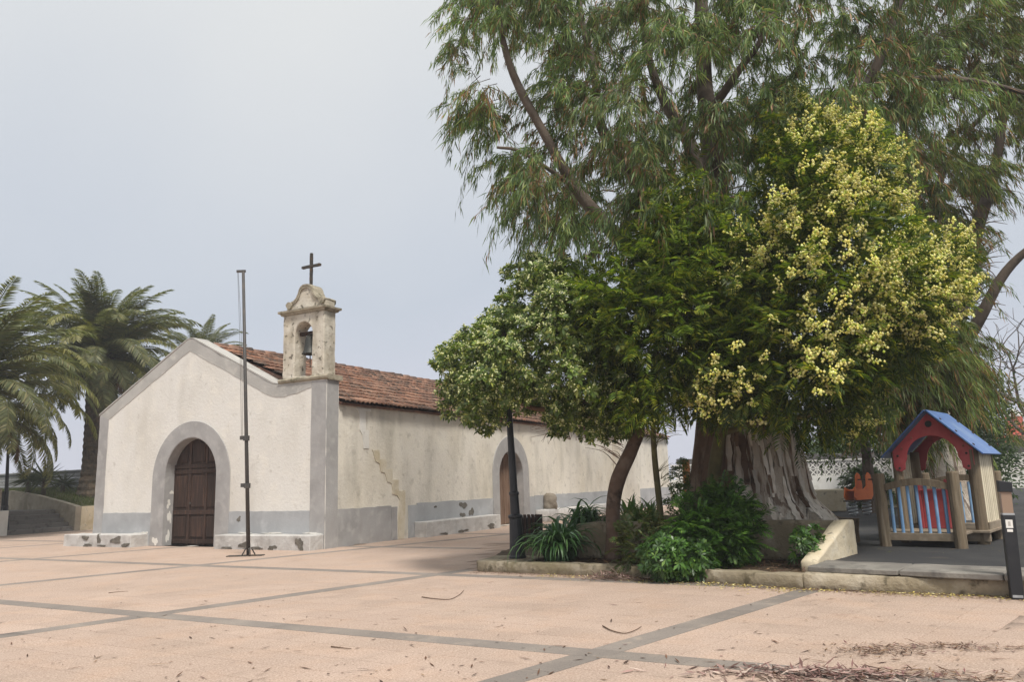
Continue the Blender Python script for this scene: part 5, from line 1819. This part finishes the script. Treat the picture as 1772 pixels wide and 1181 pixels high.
agapanthus(at_base(968, 965, 11.98, 0.12), 220, 1.08, 'dark strap-leaved clump left of the planter, beside the litter bin', straps, 0.20)
agapanthus(at_base(1015, 900, 12.75, 0.50), 80, 0.95, 'dark strap-leaved clump on top of the planter, left of the bent trunk', straps, 0.28)
agapanthus(at_base(990, 930, 12.75, 0.12), 80, 1.25, 'dark strap-leaved clump behind the litter bin and the larger clump', straps, 0.22)
agapanthus(at_base(1095, 900, 12.9, 0.50), 80, 1.05, 'light green strap-leaved clump on the planter, right of the bent trunk', straps2, 0.25)
agapanthus(at_base(1128, 900, 12.6, 0.50), 60, 1.0, 'light green strap-leaved clump on the planter behind the slim sapling', straps2, 0.2)


# ================================================================== PALMS
def frond_mesh(L, droop, cols, k, lean=0.0):
    rnd = np.random.default_rng(k)
    n = 16
    pts, a, x, z = [], R(90), 0.0, 0.0
    tang = []
    for i in range(n + 1):
        pts.append((x, 0, z))
        t = i / n
        tang.append((math.cos(a), 0, math.sin(a)))
        a -= droop / n * (0.35 + 1.3 * t)
        x += math.cos(a) * L / n
        z += math.sin(a) * L / n
    P, T = np.array(pts), np.array(tang)
    nl = 105
    t = np.linspace(0.10, 0.995, nl)
    parts = []
    for sg in (-1, 1):
        tt = t + rnd.uniform(-.006, .006, nl)
        pos = np.stack([np.interp(tt * n, np.arange(n + 1), P[:, q]) for q in range(3)], 1)
        tg = unit(np.stack([np.interp(tt * n, np.arange(n + 1), T[:, q]) for q in range(3)], 1))
        nrm = np.cross(tg, np.array([[0, 1.0, 0]]))
        ld = unit(np.array([[0, sg, 0]]) * 1.0 + tg * (0.55 + 0.6 * tt[:, None]) + nrm * (-0.28) + rnd.normal(size=(nl, 3)) * 0.10)
        ll = L * 0.135 * (np.sin(np.pi * np.clip(0.16 + 0.80 * tt, 0, 1)) ** 0.7 + 0.10)
        col = np.array(cols)[rnd.integers(0, len(cols), nl)] * rnd.uniform(0.75, 1.25, (nl, 1))
        parts.append(leaves_vf(pos, ld, ll, np.full(nl, 0.043), col, 0.35, 0.16, flat=nrm + rnd.normal(size=(nl, 3)) * 0.2))
    V, F, C = join_vf(parts)
    rv, rf = [], []
    for i in range(n + 1):
        r = 0.045 * (1 - 0.85 * i / n)
        rv += [(P[i][0], -r, P[i][2]), (P[i][0], 0, P[i][2] - r), (P[i][0], r, P[i][2]), (P[i][0], 0, P[i][2] + r * 0.5)]
    for i in range(n):
        for q in range(4):
            a_, b_ = i * 4 + q, i * 4 + (q + 1) % 4
            rf.append((a_, b_, b_ + 4, a_ + 4))
    rc = np.tile((0.15, 0.15, 0.06), (len(rv), 1))
    V2, F2, C2 = join_vf([(V, F, C), (np.array(rv), np.array(rf), rc)])
    return np_mesh('frond', V2, F2, M['leaf'], C2)


PALMC = [(0.139, 0.157, 0.076), (0.112, 0.129, 0.066), (0.177, 0.189, 0.087), (0.223, 0.206, 0.1)]
fr_up = [frond_mesh(3.9, R(55), PALMC, 1), frond_mesh(3.6, R(75), PALMC, 2), frond_mesh(4.0, R(95), PALMC, 3)]
fr_dn = [frond_mesh(4.0, R(115), PALMC, 4), frond_mesh(3.8, R(130), PALMC, 5)]
fr_yl = [frond_mesh(3.9, R(115), [(0.24, 0.24, 0.075), (0.20, 0.21, 0.07), (0.28, 0.26, 0.10)], 6)]
fr_dry = [frond_mesh(2.6, R(100), [(0.22, 0.13, 0.06), (0.16, 0.09, 0.05)], 7)]


def palm(base, ztop, rtrunk, label, nf=64, sc=1.0, turn=0.0, yl=0.12, low=True):
    t = plant('palm_tree', base, label, 'palm', 'date palms left of the chapel')
    h = ztop - base[2]
    m = MB()
    nseg = max(6, int(h / 0.14))
    pts, rr = [], []
    for i in range(nseg + 1):
        z = h * i / nseg
        pts.append((0.03 * math.sin(z * 0.8), 0, z - 0.05 * (i == 0)))
        rr.append(rtrunk * (1.25 - 0.25 * min(1, z / 0.8)) * (1.0 if i % 2 else 0.93) * (1 + 0.55 * max(0, (z - h + 1.0)) * 1.0))
    m.tube(pts, rr, 18, wob=0.25, seed=base[0])
    m.build('trunk', M['palm_bark'], t, smooth=False)
    bs = MB()
    for k in range(110):                                    # stubs of cut fronds below the crown
        a, z = k * 2.39996, h - 0.1 - 1.15 * (k / 110)
        r = rtrunk * 1.3
        p = Vector((r * math.cos(a), r * math.sin(a), z))
        bs.beam(p * 1.0 - Vector((0, 0, 0.1)), p + Vector((0.20 * math.cos(a), 0.20 * math.sin(a), 0.18)), 0.10, 0.05)
    bs.build('frond_stubs', M['palm_bark'], t)
    for k in range(nf):
        f = (k + 0.5) / nf                                  # 0 = newest, upright; 1 = oldest, hanging
        a = k * 2.39996 + turn
        tilt = R(3 + 112 * f ** 1.15) + random.uniform(-.10, .10)
        ms = fr_up if f < 0.5 else fr_dn
        if random.random() < yl and f > 0.35:
            ms = fr_yl
        if f > 0.93 and random.random() < 0.25:
            ms = fr_dry
        s = sc * (0.80 + 0.22 * math.sin(math.pi * min(1, f * 1.3))) * random.uniform(0.9, 1.08)
        e_ = Matrix.Rotation(a, 3, 'Z') @ Matrix.Rotation(tilt * 0.80, 3, 'Y') @ Matrix.Rotation(random.uniform(-.5, .5), 3, 'Z')
        o = link('frond', random.choice(ms), t, (0.10 * math.cos(a), 0.10 * math.sin(a), h - 0.15 - 0.5 * f), e_.to_euler(), (s, s, s))
    return t


pm = aty(158, 850, 33.0)
palm((pm.x, 33.0, 1.2), aty(165, 615, 33.0).z, 0.48, 'tall date palm with thick trunk rising just left of the chapel gable', 135, 1.14, 0.4)
pl_ = aty(-70, 690, 25.5)
palm((pl_.x, 25.5, 0.75), pl_.z, 0.36, 'date palm at the left edge whose arching fronds enter the picture', 130, 1.28, 1.1, 0.3)
p3 = aty(345, 640, 42.0)
palm((p3.x, 42.0, 1.0), aty(345, 625, 42.0).z, 0.34, 'distant date palm with only its crown showing behind the chapel roof', 60, 0.82, 2.0)


# ---- spiky yuccas on the terrace
def yucca(base, label, n=70, L=0.75, trunk=0.5):
    t = plant('yucca_plant', base, label, 'plant', 'dark yuccas on the left terrace')
    MB().tube([(0, 0, -0.1), (0.02, 0, trunk)], [0.10, 0.08], 8).build('stem', M['palm_bark'], t)
    v = rand_dirs(n * 2)
    v = v[v[:, 2] > -0.45][:n]
    b = np.tile(np.array([[0.02, 0, trunk]]), (len(v), 1))
    V, F, C = leaves_vf(b, v, RNG.uniform(0.7, 1.1, len(v)) * L, np.full(len(v), 0.05), palette(len(v), [(0.045, 0.055, 0.035), (0.06, 0.07, 0.04)], [1, 1]), 0.3, 0.15)
    link('leaf_rosette', np_mesh('leaf_rosette', V, F, M['leaf'], C), t)


for k, (u, Y, zt, L, lab) in enumerate(((48, 32.0, 0.5, 0.95, 'dark spiky yucca by the sloping wall, leftmost of the three'), (75, 31.5, 0.7, 1.15, 'largest dark spiky yucca under the left palm fronds'), (108, 33.2, 0.35, 0.8, 'low dark spiky yucca before the pierced parapet beside the palm trunk'))):
    p = aty(u, 850, Y)
    x, y = cloc((p.x, p.y))
    yucca((p.x, Y, terr_z(x, y)), lab, 110, L, zt)

# ---- mid-distance trees behind the playground
def bushy_tree(base, poly, n, Y, dep, label, cols, wts, leaf=0.16, name='bushy_tree'):
    t = plant(name, base, label, 'tree', 'trees behind the playground')
    b = Vector(base)
    cl = crown_points(poly, n, Y, dep, 90, 0.4, inset=4)
    lm = MB()
    top = b + Vector((0, 0, max(1.0, (max(c.z for c in cl) - b.z) * 0.6)))
    ax = spline([b - Vector((0, 0, 0.2)), (b + top) / 2 + Vector((0.1, 0, 0)), top], 5)
    lm.tube(rel(ax, b), list(np.linspace(0.22, 0.06, len(ax))), 8)
    lm.build('trunk', M['limb'], t)
    lm = MB()
    branch_net(lm, [ax], cl, 0.035, 0.01, 4)
    tag(lm.build('branches', M['limb'], t), kind='stuff')
    parts = []
    for c in cl:
        c0 = np.array(tuple(c))
        m_ = 170
        off = RNG.normal(size=(m_, 3)) * 0.33
        tone = random.uniform(0.65, 1.3)
        d = unit(off + np.array([[0, 0, 0.2]]) + RNG.normal(size=(m_, 3)) * 0.3)
        parts.append(leaves_vf(c0 + off, d, RNG.uniform(0.7, 1.2, m_) * leaf, RNG.uniform(0.25, 0.4, m_) * leaf, palette(m_, cols, wts, 0.25) * tone, 0.5, 0.2))
    leafmesh('crown', join_vf(parts), b, M['leaf'], t)


DKG = [(0.07, 0.112, 0.031), (0.049, 0.084, 0.026), (0.119, 0.161, 0.038)]
def gb_(u, Y):
    p = aty(u, 850, Y)
    return (p.x, Y, 0.1)


bushy_tree(gb_(1500, 21.5), [(1400, 600), (1480, 570), (1560, 600), (1620, 640), (1640, 700), (1560, 770), (1490, 765), (1420, 775), (1385, 700)], 75, 21.5, 1.6, 'dark leafy tree between the giant trunk and the playhouse', DKG, [3, 3, 2])
bushy_tree(gb_(1705, 24.0), [(1640, 660), (1690, 640), (1725, 690), (1742, 760), (1735, 850), (1690, 850), (1650, 800)], 60, 24.0, 1.3, 'dense green tree just right of the playhouse roof', [(0.06, 0.10, 0.04), (0.04, 0.075, 0.032), (0.09, 0.13, 0.05)], [3, 3, 2])
bushy_tree(gb_(1440, 55.0), [(1390, 790), (1420, 760), (1480, 765), (1540, 770), (1545, 795), (1450, 800)], 40, 55.0, 2.0, 'pale green bush behind the dark rubble wall', [(0.11, 0.17, 0.05), (0.08, 0.13, 0.04)], [1, 1], 0.26)
bushy_tree(gb_(1760, 52.0), [(1735, 800), (1738, 775), (1770, 768), (1830, 770), (1830, 800)], 26, 52.0, 1.5, 'low hedge in front of the hazy red house', [(0.10, 0.13, 0.05), (0.07, 0.10, 0.04)], [1, 1], 0.24)

# bare hazy tree at the right edge
bt = Vector((aty(1800, 800, 34.0).x, 34.0, 0.1))
bare = plant('bare_tree', bt, 'bare grey-branched tree in the mist at the right edge', 'tree')
m = MB()


def grow(p, d, L, r, lev):
    q = p + d * L
    m.tube(rel([p, (p + q) / 2 + Vector((random.gauss(0, .05), random.gauss(0, .05), random.gauss(0, .05))) * L, q], bt), [r, r * 0.85, r * 0.65], 5 if lev < 3 else 3, cap=False)
    if lev >= 6:
        return
    for _ in range(2 if lev else 5):
        dd = (d + Vector((random.gauss(0, .55), random.gauss(0, .55), random.gauss(0.05, .45)))).normalized()
        grow(q, dd, L * random.uniform(0.68, 0.88), r * 0.66, lev + 1)


m.tube([(0, 0, -0.1), (0.03, 0, 1.2), (0, 0, 2.3)], [0.2, 0.18, 0.15], 10)
m.build('trunk', M['limb'], bare)
m = MB()
for _ in range(5):
    grow(bt + Vector((0, 0, 2.2)), Vector((random.gauss(0, .5), random.gauss(0, .5), 1)).normalized(), 1.9, 0.10, 1)
tag(m.build('branches', M['limb'], bare), kind='stuff')

# ================================================================== GRASS AND LITTER
n = 9000
gx, gy = RNG.uniform(-24, -17.2, n), RNG.uniform(5.4, 9.5, n)
b = np.array([tuple(cw(x, y, terr_z(x, y))) for x, y in zip(gx, gy)])
d = unit(RNG.normal(size=(n, 3)) * 0.35 + np.array([[0, 0, 1.0]]))
V, F, C = leaves_vf(b, d, RNG.uniform(0.08, 0.24, n), np.full(n, 0.018), palette(n, [(0.075, 0.105, 0.030), (0.11, 0.13, 0.045), (0.14, 0.12, 0.06)], [4, 3, 1.5]), 0.3, 0.2)
tag(link('grass', np_mesh('grass', V, F, M['leaf'], C)), 'short green grass on the left terrace above the retaining wall', 'grass', kind='stuff')


def litter(pts, lmin, lmax, wmin, wmax, cols, wts, z=0.006, lift=0.12):
    n = len(pts)
    a = RNG.uniform(0, 2 * math.pi, n)
    d = np.stack([np.cos(a), np.sin(a), RNG.normal(size=n) * lift], 1)
    b = np.array(pts, dtype=float)
    if b.shape[1] == 2:
        b = np.concatenate([b, np.full((n, 1), z)], 1)
    b[:, 2] += RNG.uniform(0, 0.006, n)
    flat = unit(np.array([[0, 0, 1.0]]) + RNG.normal(size=(n, 3)) * min(0.3, lift * 1.5))
    V, F, C = leaves_vf(b, d, RNG.uniform(lmin, lmax, n), RNG.uniform(wmin, wmax, n), palette(n, cols, wts, 0.3), 0.5, 0.0, flat=flat)
    V[:, 2] = np.maximum(V[:, 2], b.repeat(4, 0)[:, 2] - 0.0005)
    return V, F, C


DRY = [(0.10, 0.055, 0.035), (0.16, 0.085, 0.055), (0.065, 0.040, 0.030), (0.24, 0.15, 0.085), (0.17, 0.075, 0.075)]
pts = []
while len(pts) < 430:
    u, v = random.uniform(-40, 1800), 960 + 230 * random.random() ** 0.8
    p = gp(u, v)
    if plaza_ok(p.x, p.y):
        pts.append((p.x, p.y))
parts = [litter(pts[:150], 0.06, 0.19, 0.007, 0.018, DRY, [4, 2, 5, 1, 1], 0.004, 0.05), litter(pts[150:], 0.012, 0.06, 0.006, 0.02, DRY, [4, 2, 5, 1, 1], 0.004, 0.05)]


def pile(c, rx, ry, n, ang=0.0, h=0.03):
    o = []
    for _ in range(n):
        x, y = random.gauss(0, rx), random.gauss(0, ry)
        k = math.exp(-(x * x / rx ** 2 + y * y / ry ** 2) / 2)
        o.append((c[0] + x * math.cos(ang) - y * math.sin(ang), c[1] + x * math.sin(ang) + y * math.cos(ang), 0.005 + h * k * random.random()))
    return o


PILE = [(0.30, 0.19, 0.17), (0.17, 0.095, 0.085), (0.42, 0.31, 0.27), (0.11, 0.065, 0.055), (0.52, 0.42, 0.36)]
p1, p2, p3 = gp(1420, 1174), gp(1640, 1122), gp(1520, 1130)
parts.append(litter(pile(p1, 0.38, 0.12, 620, R(-14), 0.05), 0.04, 0.17, 0.008, 0.024, PILE, [3, 3, 2, 2, 1], 0, 0.2))
parts.append(litter(pile(gp(1590, 1172), 0.35, 0.08, 300, R(-14), 0.03), 0.04, 0.13, 0.005, 0.014, DRY, [3, 3, 2, 2, 1], 0, 0.12))
parts.append(litter(pile(p2, 0.30, 0.07, 330, R(-14), 0.02), 0.03, 0.11, 0.005, 0.012, DRY, [3, 3, 2, 3, 2], 0, 0.1))
parts.append(litter(pile(p3, 0.16, 0.10, 260, R(-14), 0.02), 0.03, 0.10, 0.005, 0.012, DRY, [3, 3, 2, 3, 1], 0, 0.1))
parts.append(litter(pile(gp(1062, 1004), 0.22, 0.09, 420, R(-35), 0.10), 0.06, 0.17, 0.006, 0.018, PILE, [3, 3, 1, 3, 1], 0, 0.3))
pts = []
for i in range(len(KERB) - 1):
    a, b_ = Vector(KERB[i]), Vector(KERB[i + 1])
    dd = (b_ - a).normalized()
    for _ in range(900):
        q = a + (b_ - a) * random.random() - Vector((-dd.y, dd.x)) * (0.01 + abs(random.gauss(0, 0.13)))
        pts.append((q.x, q.y))
parts.append(litter(pts, 0.02, 0.08, 0.004, 0.011, DRY, [3, 3, 3, 2, 2], 0.004, 0.1))
# leaves on the soil of the bed and round the trunk
bp_ = [(random.uniform(-0.3, 4.2), random.uniform(9.6, 12.4), 0.14) for _ in range(3000)]
bp_ = [p for p in bp_ if right_of_kerb(p[0], p[1] - 0.25)]
parts.append(litter(bp_, 0.04, 0.13, 0.006, 0.016, DRY + [(0.33, 0.25, 0.12)], [3, 3, 3, 2, 1, 1], 0, 0.25))
pg = [(random.uniform(4.5, 9.5), random.uniform(8.0, 16), 0.20) for _ in range(900)]
pg = [p for p in pg if p[1] > 13.6 - 0.78 * p[0] + 1.2]
parts.append(litter(pg, 0.03, 0.10, 0.005, 0.014, [(0.13, 0.15, 0.05), (0.20, 0.17, 0.08), (0.14, 0.09, 0.05)], [3, 2, 2], 0, 0.1))
V, F, C = join_vf(parts)
tag(link('fallen_leaves', np_mesh('fallen_leaves', V, F, M['litter'], C)), 'dry brown fallen leaves strewn over the plaza and heaped along the kerb', 'leaf litter', kind='stuff')
# fallen yellow blossom along the kerb
pts = []
while len(pts) < 2000:
    i = random.choice((0, 1, 1, 2, 2, 3))
    a, b_ = Vector(KERB[i]), Vector(KERB[i + 1])
    t_ = random.random()
    if i == 0 and t_ < 0.45:
        continue
    dd = (b_ - a).normalized()
    q = a + (b_ - a) * t_ - Vector((-dd.y, dd.x)) * (0.01 + abs(random.gauss(0, 0.22 if i < 2 else 0.12)))
    if noise.noise(Vector((q.x * 2.2, q.y * 2.2, 0))) + random.uniform(-.5, .5) > -0.05:
        pts.append((q.x, q.y))
V, F, C = litter(pts, 0.016, 0.042, 0.011, 0.024, [(0.64, 0.53, 0.16), (0.46, 0.36, 0.13), (0.60, 0.54, 0.27), (0.25, 0.17, 0.09)], [3, 2, 2, 2], 0.005, 0.2)
tag(link('fallen_petals', np_mesh('fallen_petals', V, F, M['litter'], C)), 'yellow acacia blossom scattered on the paving along the kerb', 'petals', kind='stuff')


def twig(px, label, r=0.006):
    pts = [gp(u, v, 0.010) for u, v in px]
    t = thing('fallen_twig', pts[0], label, 'twig', group='twigs lying on the plaza')
    MB().tube(rel(spline(pts, 6), pts[0]), list(np.linspace(r, r * 0.4, (len(pts) - 1) * 6 + 1)), 6).build('stick', M['twig'], t)


twig([(730, 1034), (752, 1037), (778, 1038), (795, 1030), (803, 1022)], 'curved twig on the paving left of the kerb end')
twig([(1043, 1084), (1058, 1092), (1080, 1097), (1098, 1092), (1110, 1085)], 'curved twig on the paving beside the broad grey band')
twig([(188, 1027), (205, 1025), (222, 1024)], 'short straight twig on the paving at the left', 0.005)
twig([(573, 1120), (590, 1122), (608, 1124)], 'short crooked twig on the foreground paving left of centre', 0.006)

# ================================================================== MIST
hz = MB().box(-180, -40, -1.2, 180, 270, 16.0).build('haze', M['earth'])
hz.data.materials.clear()
hm = bpy.data.materials.new('mist')
hm.use_nodes = True
hn = hm.node_tree
hn.nodes.clear()
ho = hn.nodes.new('ShaderNodeOutputMaterial')
hv_ = hn.nodes.new('ShaderNodeVolumePrincipled')
hv_.inputs['Color'].default_value = (0.95, 0.96, 1.0, 1)
hv_.inputs['Density'].default_value = 0.0014
hn.links.new(hv_.outputs[0], ho.inputs['Volume'])
hz.data.materials.append(hm)
tag(hz, 'thin pale mist filling the air over the plaza', 'mist', kind='stuff')
